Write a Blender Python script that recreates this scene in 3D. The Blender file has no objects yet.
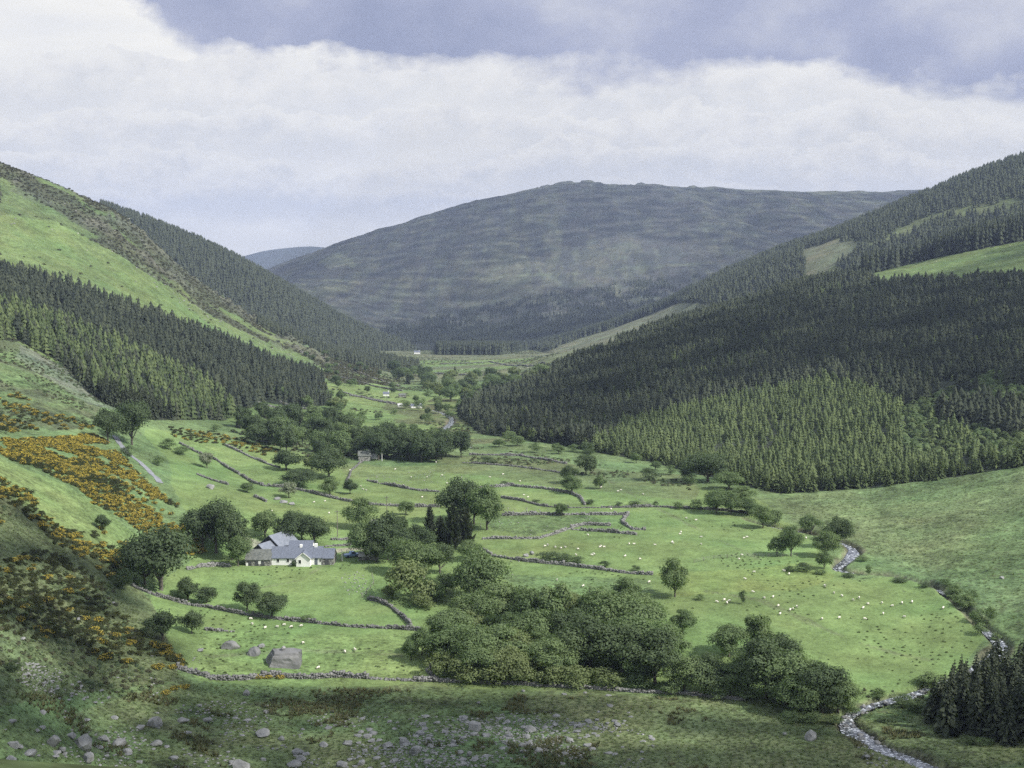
import bpy, math, random
import numpy as np

random.seed(7)
RNG = np.random.default_rng(11)
SC = bpy.context.scene
COL = SC.collection
PI = math.pi

# ------------------------------------------------------------------ camera maths
F = 1236.0                       # focal length in pixels of a 1024 px wide frame
CZ = 120.0                       # height of the eye
TH = math.atan((384 - 250) / F)  # tilt, so that the true horizon lies at row 250
CT, ST = math.cos(TH), math.sin(TH)


def ray(px, py):
    """slope of the sight line through a pixel: (x per metre of y, z per metre of y)"""
    u = (np.asarray(px, float) - 512) / F
    v = (384 - np.asarray(py, float)) / F
    dy = CT + v * ST
    return u / dy, (-ST + v * CT) / dy


def project(X, Y, Z):
    Z = Z - CZ
    d = Y * CT - Z * ST
    return 512 + F * X / d, 384 - F * (Y * ST + Z * CT) / d


# ------------------------------------------------------------------ noise
_T = np.random.default_rng(5).random((256, 256))


def vnoise(x, y, seed=0):
    x = x + seed * 37.13
    y = y + seed * 17.71
    xi = np.floor(x).astype(int)
    yi = np.floor(y).astype(int)
    fx = x - xi
    fy = y - yi
    fx = fx * fx * (3 - 2 * fx)
    fy = fy * fy * (3 - 2 * fy)
    a = _T[xi & 255, yi & 255]
    b = _T[(xi + 1) & 255, yi & 255]
    c = _T[xi & 255, (yi + 1) & 255]
    d = _T[(xi + 1) & 255, (yi + 1) & 255]
    return (a * (1 - fx) + b * fx) * (1 - fy) + (c * (1 - fx) + d * fx) * fy - 0.5


def fbm(x, y, scale, octaves=4, seed=0, gain=0.5):
    t = 0
    amp = 1.0
    f = 1.0 / scale
    for k in range(octaves):
        t = t + amp * vnoise(x * f, y * f, seed + k * 3)
        amp *= gain
        f *= 2.03
    return t


def sstep(a, b, x):
    t = np.clip((x - a) / (b - a), 0, 1)
    return t * t * (3 - 2 * t)


def inpoly(px, py, poly):
    px = np.asarray(px, float)
    py = np.asarray(py, float)
    r = np.zeros(px.shape, bool)
    n = len(poly)
    for i in range(n):
        x1, y1 = poly[i]
        x2, y2 = poly[(i + 1) % n]
        if y1 == y2:
            continue
        c = ((y1 > py) != (y2 > py)) & (px < (x2 - x1) * (py - y1) / (y2 - y1) + x1)
        r ^= c
    return r


# ------------------------------------------------------------------ terrain
sL = np.concatenate([np.linspace(-0.95, -0.45, 70, endpoint=False), np.linspace(-0.45, 0.45, 720),
                     np.linspace(0.45, 0.95, 71)[1:]])
YR = np.concatenate([np.geomspace(10, 170, 60, endpoint=False), np.geomspace(170, 1500, 540, endpoint=False),
                     np.geomspace(1500, 10400, 250)])


def line(pts):
    """feature line through pixels with a distance: [(px, py, Y)] -> s, Y, Z sorted"""
    out = []
    for px, py, Y in pts:
        s, t = ray(px, py)
        out.append((float(s), Y, float(t) * Y + CZ))
    out.sort()
    return np.array(out)


def sec(Y, pts):
    return line([(px, py, Y) for px, py in pts])


def zline(pts):
    """[(px, Y, z relative to the eye)]"""
    return line([(px, 250, Y) for px, Y, z in pts]) + 0 * 1 if False else np.array(
        sorted([(float(ray(px, 400)[0]), Y, z + CZ) for px, Y, z in pts]))


def pchip(xk, yk, x):
    h = np.diff(xk)
    d = np.diff(yk) / h
    m = np.zeros_like(yk)
    m[0], m[-1] = d[0], d[-1]
    for i in range(1, len(xk) - 1):
        if d[i - 1] * d[i] > 0:
            w1 = 2 * h[i] + h[i - 1]
            w2 = h[i] + 2 * h[i - 1]
            m[i] = (w1 + w2) / (w1 / d[i - 1] + w2 / d[i])
    i = np.clip(np.searchsorted(xk, x) - 1, 0, len(xk) - 2)
    t = (x - xk[i]) / h[i]
    t = np.clip(t, 0, 1)
    return ((2 * t ** 3 - 3 * t ** 2 + 1) * yk[i] + (t ** 3 - 2 * t ** 2 + t) * h[i] * m[i]
            + (-2 * t ** 3 + 3 * t ** 2) * yk[i + 1] + (t ** 3 - t ** 2) * h[i] * m[i + 1])


def smooth(a, n):
    k = np.hanning(n + 2)[1:-1]
    k /= k.sum()
    p = np.pad(a, n // 2, mode='reflect', reflect_type='odd')
    return np.convolve(p, k, 'valid')[:len(a)]


def loft(lines, sm=25):
    Yk = np.array([smooth(np.interp(sL, l[:, 0], l[:, 1]), sm) for l in lines])
    Zk = np.array([smooth(np.interp(sL, l[:, 0], l[:, 2]), sm) for l in lines])
    out = np.zeros((len(YR), len(sL)))
    for j in range(len(sL)):
        yk = Yk[:, j].copy()
        for i in range(1, len(yk)):
            yk[i] = max(yk[i], yk[i - 1] + 5)
        z = pchip(yk, Zk[:, j], YR)
        z[YR < yk[0]] = Zk[0, j]
        z[YR > yk[-1]] = Zk[-1, j]
        out[:, j] = z
    kk = np.hanning(19)[1:-1]
    kk /= kk.sum()
    pd = np.pad(out, ((0, 0), (8, 8)), mode='edge')
    return sum(kk[i] * pd[:, i:i + out.shape[1]] for i in range(17))


near = [
    zline([(-700, 8, -3), (1700, 8, -3)]),
    zline([(-900, 110, -30), (-100, 110, -64), (300, 110, -76), (900, 110, -74), (1800, 110, -50)]),
    sec(165, [(-900, 380), (-400, 610), (0, 805), (300, 900), (1024, 880), (1400, 800), (1900, 660)]),
    sec(215, [(-900, 300), (-400, 470), (0, 655), (100, 738), (200, 764), (300, 768), (900, 770), (1024, 762), (1400, 700), (1900, 560)]),
    sec(265, [(-900, 240), (-400, 390), (0, 575), (60, 620), (120, 655), (200, 682), (300, 690), (700, 693), (880, 696), (1024, 686), (1400, 600), (1900, 450)]),
    sec(350, [(-900, 160), (-400, 300), (0, 470), (100, 530), (150, 564), (200, 580), (300, 582), (860, 582), (930, 580), (1024, 565), (1400, 480), (1900, 330)]),
    sec(450, [(-900, 110), (-400, 250), (0, 425), (100, 450), (170, 478), (250, 500), (350, 511), (800, 512), (880, 508), (950, 497), (1024, 480), (1400, 400), (1900, 280)]),
    sec(620, [(-900, 60), (-400, 180), (0, 340), (100, 392), (200, 425), (300, 441), (400, 448), (560, 450), (680, 452), (760, 446), (850, 428), (950, 405), (1024, 388), (1400, 310), (1900, 200)]),
    sec(900, [(-900, 0), (-400, 100), (0, 268), (100, 310), (200, 352), (300, 388), (380, 400), (500, 401), (550, 396), (650, 368), (750, 348), (850, 328), (950, 309), (1024, 300), (1400, 220), (1900, 120)]),
    line([(-900, -60, 1150), (-400, 20, 1150), (0, 164, 1250), (60, 186, 1270), (115, 212, 1300), (160, 252, 1300), (200, 288, 1320), (260, 324, 1350),
          (330, 358, 1380), (400, 374, 1350), (460, 378, 1250), (520, 377, 1150), (560, 369, 1050), (600, 352, 1080), (640, 338, 1130), (700, 318, 1180),
          (760, 301, 1220), (870, 272, 1300), (950, 252, 1350), (1024, 236, 1400), (1400, 150, 1400), (1900, 40, 1400)]),
    zline([(-900, 1750, -40), (-400, 1800, -60), (0, 1800, -90), (200, 1750, -130), (400, 1800, -153), (460, 1800, -153), (560, 1800, -153), (700, 1750, -150), (900, 1800, -110), (1900, 1800, -60)]),
    zline([(-900, 2300, -186), (1900, 2300, -186)]),
    zline([(-900, 2900, -235), (1900, 2900, -235)]),
    zline([(-900, 10500, -260), (1900, 10500, -260)]),
]
hillC = [
    zline([(-900, 1450, -300), (1900, 1450, -300)]),
    line([(-900, 230, 1700), (-400, 270, 1700), (0, 300, 1720), (150, 315, 1750), (260, 332, 1800), (330, 352, 1850), (400, 362, 1980), (440, 372, 2100), (470, 420, 2200), (1900, 420, 2200)]),
    line([(-900, 0, 2150), (-400, 60, 2150), (0, 172, 2200), (100, 205, 2200), (150, 222, 2200), (190, 238, 2220), (240, 259, 2250), (300, 293, 2280), (340, 318, 2300), (385, 340, 2330), (420, 352, 2360), (450, 375, 2400), (1900, 420, 2400)]),
    zline([(-900, 2900, -260), (1900, 2900, -300)]),
]
hillE = [
    zline([(-900, 1380, -300), (520, 1700, -300), (800, 1400, -260), (1900, 1400, -260)]),
    line([(-900, 430, 2100), (400, 430, 2100), (470, 385, 2050), (520, 364, 1900), (580, 352, 1800), (640, 340, 1700), (760, 322, 1600), (870, 290, 1550), (1024, 262, 1550), (1400, 200, 1500), (1900, 160, 1500)]),
    line([(-900, 430, 2500), (400, 430, 2500), (440, 372, 2450), (500, 357, 2420), (560, 343, 2400), (610, 328, 2380), (650, 313, 2350), (680, 298, 2330), (720, 274, 2300), (780, 250, 2250), (850, 226, 2200), (930, 194, 2120), (975, 176, 2070),
          (1024, 161, 2000), (1400, 60, 1950), (1900, -40, 1950)]),
    zline([(-900, 3100, -300), (700, 3050, -230), (1900, 2900, -60)]),
]
hillF = [
    zline([(-900, 2500, -300), (1900, 2500, -300)]),
    line([(-900, 420, 2700), (120, 420, 2700), (250, 352, 2700), (320, 350, 2700), (430, 348, 2650), (520, 346, 2650), (700, 345, 2650), (1900, 340, 2650)]),
    line([(-900, 400, 3300), (150, 380, 3300), (230, 325, 3300), (280, 306, 3300), (350, 312, 3250), (430, 318, 3250), (500, 312, 3300), (600, 298, 3300), (700, 290, 3300), (900, 275, 3200), (1400, 260, 3200), (1900, 240, 3200)]),
    line([(-900, 380, 4000), (150, 350, 4000), (220, 300, 4000), (280, 281, 4000), (350, 268, 4000), (430, 254, 4000), (500, 246, 4000), (600, 239, 4000), (750, 236, 4000), (930, 230, 4000), (1400, 225, 4000), (1900, 215, 4000)]),
    line([(-900, 330, 4900), (120, 330, 4900), (200, 300, 4800), (240, 280, 4700), (270, 268, 4600), (300, 256, 4600), (350, 239, 4700), (400, 223, 4800), (450, 207, 4900), (500, 196, 4950), (545, 186, 5000), (575, 183, 5000), (650, 185, 5000),
          (700, 188, 5000), (760, 191, 5000), (850, 192, 5000), (930, 190, 5000), (1100, 188, 5000), (1900, 160, 5000)]),
    zline([(-900, 6200, -300), (1900, 6200, -200)]),
]
hillG = [
    zline([(-900, 7500, -300), (1900, 7500, -300)]),
    line([(-900, 230, 9000), (0, 240, 9000), (150, 262, 9000), (215, 262, 9000), (245, 256, 9000), (262, 251, 9000), (285, 248, 9000), (310, 246, 9000), (330, 248, 9000), (380, 255, 9000), (600, 258, 9000), (1900, 240, 9000)]),
    zline([(-900, 10400, -300), (1900, 10400, -300)]),
]
LAY = np.array([loft(near), loft(hillC), loft(hillE, 13), loft(hillF, 13), loft(hillG, 9)])
ID = LAY.argmax(0)
H = LAY.max(0)
SS, YY = np.meshgrid(sL, YR)
XX = SS * YY
# relief: calm on the floor of the valley, broken on its sides
floor = np.interp(YR, [0, 100, 215, 450, 620, 900, 1300, 1800, 2300, 10500], [117, 60, 30, 25, 20, 10, -8, -33, -45, -55])[:, None]
up = np.clip((H - floor) / 60, 0, 1)
gx = np.gradient(H, axis=1) / np.gradient(XX, axis=1)
up = np.maximum(up, sstep(0.05, 0.2, np.abs(gx)) * 0.6)
fade = sstep(20, 200, YY)
far = ID > 0
H = H + fade * np.where(far, 0, 1) * (0.5 * fbm(XX, YY, 35, 4, 1) + up * (7.0 * fbm(XX, YY, 110, 5, 2) + 1.2 * fbm(XX, YY, 14, 3, 9)))
H = H + np.where(ID == 3, 26 * fbm(XX, YY * 0.35, 420, 6, 4, 0.5) * sstep(2600, 3100, YY) * sstep(5050, 4300, YY) + 9 * fbm(XX, YY * 0.3, 90, 6, 6, 0.55) + 9 * sstep(0.12, 0.3, fbm(XX, YY * 0.3, 60, 3, 18)) * sstep(4500, 4900, YY) * sstep(1.15, 0.6, np.abs(SS - 0.07) * 10), 0)
H = H + np.where((ID == 1) | (ID == 2), 10 * fbm(XX, YY * 0.8, 160, 4, 5), 0)
# gullies cut down the far mountain
g = 1 - np.abs(fbm(XX + 0.25 * YY, YY * 0.35, 420, 3, 31)) * 3
H = H - np.where(ID == 3, 11 * np.clip(g, 0, 1) ** 3 * sstep(2700, 3200, YY) * sstep(4900, 4200, YY), 0)
# rocky crest of the spur on the left
PX, PY = project(XX, YY, H)
crag = sstep(0.0, 0.25, fbm(XX, YY, 30, 3, 12)) * (ID == 0) * sstep(35, 8, np.abs(PY - np.interp(PX, [60, 115, 200, 300, 400], [195, 225, 295, 352, 385]))) * sstep(1050, 1200, YY) * (YY < 1450) * (PX < 330)
H = H + 5 * crag * np.abs(fbm(XX, YY, 9, 2, 14)) * 3


def col_at(s, arr=None):
    """interpolated column(s) of the height grid"""
    A = H if arr is None else arr
    j = np.clip(np.searchsorted(sL, s) - 1, 0, len(sL) - 2)
    t = np.clip((s - sL[j]) / (sL[j + 1] - sL[j]), 0, 1)
    return A[:, j] * (1 - t) + A[:, j + 1] * t


def height(X, Y):
    X = np.atleast_1d(np.asarray(X, float))
    Y = np.atleast_1d(np.asarray(Y, float))
    s = X / Y
    j = np.clip(np.searchsorted(sL, s) - 1, 0, len(sL) - 2)
    t = np.clip((s - sL[j]) / (sL[j + 1] - sL[j]), 0, 1)
    i = np.clip(np.searchsorted(YR, Y) - 1, 0, len(YR) - 2)
    r = np.clip((Y - YR[i]) / (YR[i + 1] - YR[i]), 0, 1)
    return (H[i, j] * (1 - t) + H[i, j + 1] * t) * (1 - r) + (H[i + 1, j] * (1 - t) + H[i + 1, j + 1] * t) * r


def hz(x, y):
    return float(height(x, y)[0])


def at(px, py, ymin=120.0):
    """where the sight line through a pixel meets the ground: x, y, z"""
    s, t = ray(px, py)
    s = float(s)
    t = float(t)
    c = col_at(s)
    d = c - (CZ + t * YR)
    m = np.where((d[1:] >= 0) & (d[:-1] < 0) & (YR[1:] > ymin))[0]
    if len(m) == 0:
        m2 = np.where(YR > ymin)[0]
        k = m2[np.argmax(d[m2])]
        y = YR[k]
    else:
        k = m[0]
        y = YR[k] + (YR[k + 1] - YR[k]) * (-d[k]) / (d[k + 1] - d[k])
    y = float(y)
    return s * y, y, hz(s * y, y)


def dist_poly(X, Y, P):
    """distance of points to a polyline and the parameter of the nearest one"""
    best = np.full(X.shape, 1e9)
    for a, b in zip(P[:-1], P[1:]):
        ax, ay = a[0], a[1]
        bx, by = b[0], b[1]
        L2 = (bx - ax) ** 2 + (by - ay) ** 2 + 1e-9
        t = np.clip(((X - ax) * (bx - ax) + (Y - ay) * (by - ay)) / L2, 0, 1)
        d = np.hypot(X - ax - t * (bx - ax), Y - ay - t * (by - ay))
        best = np.minimum(best, d)
    return best


# ---- the river, carved into the ground
river_px = [(950, 772, 1.4), (932, 764, 1.4), (914, 757, 1.3), (896, 752, 1.3), (879, 745, 1.8), (862, 736, 2.1), (850, 728, 2.2), (843, 718, 1.7), (852, 710, 1.2), (870, 704, 0.9), (897, 697, 1.0),
            (925, 688, 1.2), (960, 675, 1.2), (990, 660, 1.3), (1006, 645, 1.3), (999, 637, 1.4), (988, 630, 0.8), (974, 618, 0.5), (962, 604, 0.4), (944, 589, 0.65), (930, 581, 0.5), (912, 577, 0.4),
            (885, 573, 0.4), (862, 572, 0.5), (843, 571, 0.9), (832, 568, 0.8), (842, 562, 0.9), (851, 555, 1.2), (856, 548, 1.3), (849, 543, 0.7), (830, 537, 0.5), (800, 530, 0.6), (778, 527, 0.9), (762, 523, 0.3), (745, 518, 0.2)]
river_far_px = [(475, 447, 0.8), (455, 442, 1.5), (443, 438, 3.2), (435, 434, 3.4), (441, 429, 2.4), (450, 424, 1.8), (452, 417, 1.0), (443, 412, 1.6), (431, 409, 1.2)]
RV = [list(at(px, py)) + [w] for px, py, w in river_px]
RV2 = [list(at(px, py)) + [w] for px, py, w in river_far_px]


def resample(P, step):
    P = np.array(P, float)
    d = np.r_[0, np.cumsum(np.hypot(*np.diff(P[:, :2], axis=0).T))]
    n = max(2, int(d[-1] / step) + 1)
    t = np.linspace(0, d[-1], n)
    Q = np.array([np.interp(t, d, P[:, k]) for k in range(P.shape[1])]).T
    return Q


RIVERS = []
for rv_ in (RV, RV2):
    q_ = resample(rv_, 3.0)
    for k in range(4):
        q_[1:-1] = (q_[:-2] + q_[1:-1] * 2 + q_[2:]) / 4
    q_[:, 3] *= 1 + 0.9 * fbm(q_[:, 1], q_[:, 0], 9, 2, 3)
    RIVERS.append(q_)
RVf = RIVERS[0]
SEG = [(r_[k], r_[k + 1]) for r_ in RIVERS for k in range(len(r_) - 1)]
m = (YY > 180) & (YY < 1000) & (SS > -0.2) & (SS < 0.47)
dr = np.full(H.shape, 1e9)
X_, Y_ = XX[m], YY[m]
bd = np.full(X_.shape, 1e9)
for a, b in SEG:
    mm = (np.abs(X_ - a[0]) < 14) & (np.abs(Y_ - a[1]) < 14)
    if mm.any():
        L2 = (b[0] - a[0]) ** 2 + (b[1] - a[1]) ** 2 + 1e-9
        t = np.clip(((X_[mm] - a[0]) * (b[0] - a[0]) + (Y_[mm] - a[1]) * (b[1] - a[1])) / L2, 0, 1)
        d = np.hypot(X_[mm] - a[0] - t * (b[0] - a[0]), Y_[mm] - a[1] - t * (b[1] - a[1])) - (a[3] + t * (b[3] - a[3]))
        bd[mm] = np.minimum(bd[mm], d)
dr[m] = bd
H = H - 1.7 * sstep(1.8, -0.3, dr + 0.8 * fbm(XX, YY, 4, 2, 8)) * (ID == 0)

# ---- flat terrace under the farm
fx, fy, fz = at(290, 562)
dF = np.hypot((XX - fx - 3) / 30, (YY - fy - 6) / 13)
H = np.where(ID == 0, H + (fz - H) * sstep(1.3, 0.8, dF), H)

# ------------------------------------------------------------------ ground cover (albedo only)
PX, PY = project(XX, YY, H)
wx = PX + 14 * fbm(XX, YY, 60, 3, 21) * np.clip(600 / YY, 0.3, 1.4)
wy = PY + 8 * fbm(XX, YY, 50, 3, 22) * np.clip(600 / YY, 0.3, 1.4)
n1 = fbm(XX, YY, 25, 4, 41)
n2 = fbm(XX, YY, 90, 4, 43)
n3 = fbm(XX, YY, 7, 3, 45)
LUSH = np.array([0.138, 0.198, 0.074])
PASTURE = np.array([0.110, 0.162, 0.070])
OLIVE = np.array([0.118, 0.142, 0.066])
HEATH = np.array([0.062, 0.070, 0.045])
RUSH = np.array([0.085, 0.098, 0.050])
EARTH = np.array([0.10, 0.095, 0.07])
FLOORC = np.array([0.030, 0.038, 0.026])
HEATHER = np.array([0.060, 0.066, 0.062])
MOOR = np.array([0.120, 0.132, 0.080])
ROCK = np.array([0.22, 0.22, 0.21])
C = np.zeros(H.shape + (3,)) + PASTURE
ROUGH = np.full(H.shape, 0.5)


def paint(mask, colr, rough=None, amt=1.0):
    a = np.clip(np.asarray(mask, float) * amt, 0, 1)
    C[:] = C * (1 - a[..., None]) + np.asarray(colr) * a[..., None]
    if rough is not None:
        ROUGH[:] = ROUGH * (1 - a) + rough * a


N0 = ID == 0


def P(poly, lo=0, hi=1e9):
    return N0 & inpoly(wx, wy, poly) & (YY >= lo) & (YY < hi)


# valley floor, lush fields
paint(P([(150, 430), (250, 445), (330, 465), (440, 462), (560, 478), (680, 482), (760, 500), (800, 530), (850, 575), (900, 575), (945, 590), (985, 640), (950, 690), (850, 720),
         (740, 700), (520, 690), (330, 682), (200, 678), (175, 655), (140, 600), (200, 560), (190, 520), (170, 480)]), LUSH, 0.12)
paint(P([(440, 452), (560, 462), (700, 474), (700, 498), (560, 484), (440, 470)]), OLIVE, 0.5, 0.7)
# each walled plot has its own sward
for pg_, c_, r_, a_ in (([(483, 517), (580, 517), (620, 524), (575, 529), (520, 538), (483, 536)], PASTURE * 0.95, 0.95, 0.8), ([(470, 488), (580, 490), (560, 506), (500, 500)], LUSH * 1.08, 0.15, 1),
                        ([(200, 570), (335, 566), (372, 585), (365, 600), (308, 620), (205, 605)], LUSH * 1.07, 0.1, 1), ([(500, 572), (650, 578), (660, 600), (600, 606), (520, 595)], PASTURE, 0.7, 0.8),
                        ([(340, 463), (440, 463), (440, 481), (350, 478)], OLIVE * 1.1, 0.6, 0.5), ([(565, 498), (700, 496), (700, 507), (590, 506)], LUSH * 1.05, 0.2, 1),
                        ([(660, 570), (800, 558), (832, 570), (800, 590), (680, 600)], LUSH * np.array([1.1, 1.02, 0.95]), 0.25, 1), ([(200, 630), (420, 632), (430, 678), (200, 678)], LUSH * 0.97, 0.5, 1),
                        ([(180, 445), (280, 468), (280, 480), (230, 470)], LUSH * np.array([1.1, 1.0, 0.95]), 0.4, 1), ([(640, 508), (790, 520), (830, 545), (700, 558), (650, 570), (600, 560), (560, 540), (650, 530)], LUSH * 1.06, 0.12, 1)):
    paint(P(pg_), c_, r_, a_)
# sheep tracks and poached ground
for pts_ in ([(420, 600), (450, 590), (480, 575), (478, 548)], [(700, 590), (760, 600), (850, 640), (930, 660)], [(205, 655), (300, 650), (400, 655)], [(590, 470), (640, 500), (700, 530), (760, 560)], [(340, 556), (300, 580), (250, 590)]):
    dd_ = dist_poly(XX, YY, [at(*p)[:2] for p in pts_]) + 1.5 * fbm(XX, YY, 8, 2, 64)
    paint(N0 * sstep(1.1, 0.2, np.abs(dd_)) * 0.4, EARTH * 1.2, 0.6)
# right rough slope
paint(P([(780, 500), (900, 480), (1300, 400), (1300, 720), (1000, 640), (945, 585), (860, 545), (800, 525)]), PASTURE * 0.97, 0.8)
paint(P([(780, 500), (900, 480), (1300, 400), (1300, 720), (1000, 640), (945, 585), (860, 545), (800, 525)]) * sstep(-0.1, 0.25, n1), MOOR, 0.9, 0.15)
# foreground rough pasture
fg = N0 & (YY < 262 + 5 * n1)
paint(fg, PASTURE * 0.92, 0.85)
paint(fg * sstep(0.0, 0.35, n1), OLIVE, 0.9, 0.7)
paint(fg * sstep(0.08, 0.3, n3 + 0.5 * n2), RUSH, 1.0, 0.55)
paint(P([(420, 682), (620, 690), (700, 698), (640, 715), (480, 712), (300, 705), (250, 690)]) * sstep(-0.25, 0.1, n1), RUSH, 1, 0.6)
paint(P([(560, 700), (900, 720), (960, 768), (1100, 900), (300, 900), (600, 768)]), OLIVE, 0.9, 0.55)
# left slope by the gorse
paint(P([(-400, 300), (0, 340), (110, 400), (150, 440), (150, 500), (190, 560), (150, 600), (180, 680), (60, 720), (30, 900), (-400, 1500)]), PASTURE * 0.95, 0.7)
paint(P([(-400, 440), (0, 485), (90, 545), (150, 600), (180, 680), (60, 700), (-400, 760)]), RUSH * 1.05, 0.9, 0.75)
paint(P([(-400, 420), (0, 455), (60, 480), (150, 535), (190, 560), (160, 590), (100, 545), (0, 480), (-400, 450)]), LUSH * 0.9, 0.4, 0.8)
# left fields between the walls, up the slope
paint(P([(165, 440), (240, 440), (300, 470), (340, 500), (330, 540), (250, 530), (195, 500)]), LUSH, 0.2)
paint(P([(-300, 320), (0, 330), (60, 360), (110, 400), (95, 430), (0, 436), (-300, 420)]), PASTURE, 0.8, 0.9)
paint(P([(-300, 320), (0, 330), (60, 360), (110, 400), (95, 430), (0, 436), (-300, 420)]) * sstep(0, 0.25, n1), HEATH, 0.9, 0.7)
# pale bare strip beside the plantation
paint(P([(20, 345), (60, 362), (110, 395), (120, 410), (95, 405), (50, 378), (15, 358)]), (0.13, 0.145, 0.13), 1.0, 0.45)
# big left hill
hill = N0 & (YY > 640) & (PX < 400)
paint(hill, LUSH * 0.84, 0.45)
top = sstep(-20, 22, np.interp(wx, [-300, 0, 60, 120, 170, 215, 260, 320, 400], [110, 222, 232, 262, 304, 334, 354, 372, 392]) - wy + 70 * n1 + 140 * n2 + 40 * fbm(XX, YY, 16, 2, 49))
paint(hill * top * 0.92, HEATH, 0.9)
paint(hill * sstep(-0.10, 0.10, fbm(XX, YY, 40, 4, 61) - 0.12) * (YY > 800), HEATH, 0.9, 0.8)
paint(N0 & inpoly(wx, wy, [(0, 175), (50, 205), (100, 235), (60, 245), (0, 215)]) & (YY > 700), LUSH * 0.8, 0.5, 0.6)
paint(N0 & inpoly(wx, wy, [(0, 215), (60, 222), (130, 262), (215, 318), (290, 352), (330, 372), (300, 372), (200, 335), (100, 298), (0, 262)]) & (YY > 640), LUSH * 0.88, 0.4, 0.8)
paint(crag > 0.3, ROCK * 0.6, 1.0, 0.25)
paint(P([(255, 385), (380, 385), (460, 395), (470, 440), (400, 440), (330, 420), (280, 410)], 560), LUSH * 0.95, 0.5)
paint(P([(380, 405), (470, 400), (520, 440), (470, 445), (400, 425)], 560) * sstep(-0.2, 0.15, n1), RUSH, 0.9, 0.8)
# far flat of the valley
fl = (YY > 1150) & (YY < 2600) & (PX > 380) & (PX < 700) & (N0)
paint(fl, LUSH * 0.95, 0.3)
paint(fl * sstep(-0.08, 0.12, fbm(XX * 0.35, YY, 70, 4, 71)), MOOR * 0.95, 0.6, 0.8)
paint(fl * sstep(362, 354, PY), MOOR, 0.6, 0.75)
# field high on the right
paint(N0 & (YY > 900) & (PX > 820), LUSH * 0.8, 0.4)
# woods: dark needle floor
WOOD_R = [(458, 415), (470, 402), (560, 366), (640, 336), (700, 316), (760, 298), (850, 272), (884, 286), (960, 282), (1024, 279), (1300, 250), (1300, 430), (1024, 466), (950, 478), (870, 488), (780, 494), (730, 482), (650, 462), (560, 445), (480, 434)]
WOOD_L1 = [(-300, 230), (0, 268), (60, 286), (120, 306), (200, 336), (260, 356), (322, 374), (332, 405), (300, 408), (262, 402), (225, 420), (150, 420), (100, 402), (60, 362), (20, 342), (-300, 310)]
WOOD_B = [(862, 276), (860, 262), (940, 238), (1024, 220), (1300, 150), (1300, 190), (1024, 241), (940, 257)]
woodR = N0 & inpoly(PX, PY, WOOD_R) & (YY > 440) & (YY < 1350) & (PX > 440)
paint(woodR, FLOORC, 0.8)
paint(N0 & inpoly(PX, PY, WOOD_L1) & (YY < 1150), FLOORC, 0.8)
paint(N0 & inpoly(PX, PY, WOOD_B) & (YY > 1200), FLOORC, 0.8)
# second hill on the left and the ridge on the right
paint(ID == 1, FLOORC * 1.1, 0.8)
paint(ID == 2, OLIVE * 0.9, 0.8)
CLEAR = [(520, 362), (560, 345), (610, 322), (668, 302), (700, 290), (745, 262), (800, 240), (850, 240), (862, 250), (800, 285), (740, 305), (680, 325), (640, 345), (560, 365)]
paint((ID == 2) & inpoly(wx, wy, CLEAR), MOOR * 1.05, 0.7)
# far mountain: heather with paler grass
F3 = ID == 3
paint(F3, HEATHER, 0.9)
nm = fbm(XX, YY * 0.13, 130, 6, 81, 0.7)
nf = fbm(XX, YY * 0.15, 22, 4, 83, 0.75)
paint(F3 * 0.55 * sstep(-0.35, 0.6, nm + 0.9 * nf + 0.12 * sstep(300, 230, PY)), MOOR * 1.05, 0.9, 0.9)
paint(F3 * inpoly(wx, wy, [(500, 340), (540, 318), (620, 290), (700, 272), (820, 262), (700, 300), (620, 330), (560, 345)]) * sstep(-0.1, 0.3, nf + 0.5 * nm), MOOR * 1.1, 0.9, 0.6)
paint(F3 * inpoly(wx, wy, [(318, 262), (340, 252), (358, 266), (330, 268)]), MOOR * 1.2, 0.9, 0.8)
paint(F3 * inpoly(wx, wy, [(290, 284), (360, 284), (330, 300), (300, 300)]), MOOR * 1.0, 0.9, 0.7)
tr = np.abs(PY - np.interp(PX, [300, 380, 500, 560, 640, 720], [280, 281, 277, 274, 268, 262]))
paint(F3 * sstep(1.4, 0.2, tr) * (PX > 300) * (PX < 720), MOOR * 1.1, 0.9, 0.6)
paint(F3 & (PY > 318 + 30 * nf) & (YY < 3200), FLOORC * 1.3, 0.9, 0.75)
paint(ID == 4, (0.05, 0.06, 0.05), 0.5)
# the lane on the left slope, and the farm track
LANE = [at(*p)[:2] for p in [(-60, 445), (0, 438), (50, 434), (95, 431), (120, 435)]]
d = dist_poly(XX, YY, LANE)
paint(N0 * sstep(3.0, 1.4, d), PASTURE * 1.15, 0.3, 0.9)
ROAD = [at(*p)[:2] for p in [(112, 432), (120, 437), (128, 448), (138, 460), (148, 470), (158, 482), (172, 500), (186, 520), (210, 545), (240, 556)]]
TRACK = [at(*p)[:2] for p in [(245, 540), (262, 545), (320, 552), (335, 551), (350, 549), (372, 549), (400, 552)]]
paint(N0 * sstep(3.2, 2.2, dist_poly(XX, YY, TRACK) + n3), (0.30, 0.28, 0.22), 0.4, 0.85)
# shingle beside the river
paint(N0 * sstep(2.2, 0.6, dr + 1.6 * n3), EARTH, 0.9, 0.8)
C *= (1 + 0.24 * n1 + 0.2 * n3 + 0.16 * n2)[..., None]
warm = (0.25 * fbm(XX, YY, 45, 4, 47) + 0.2 * fbm(XX, YY, 12, 3, 48))[..., None]
C = C * (1 + warm * np.array([0.6, 0.05, 0.1]))
C = np.clip(C, 0.01, 0.6)
DARKG = C[..., 1] < 0.115


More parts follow.
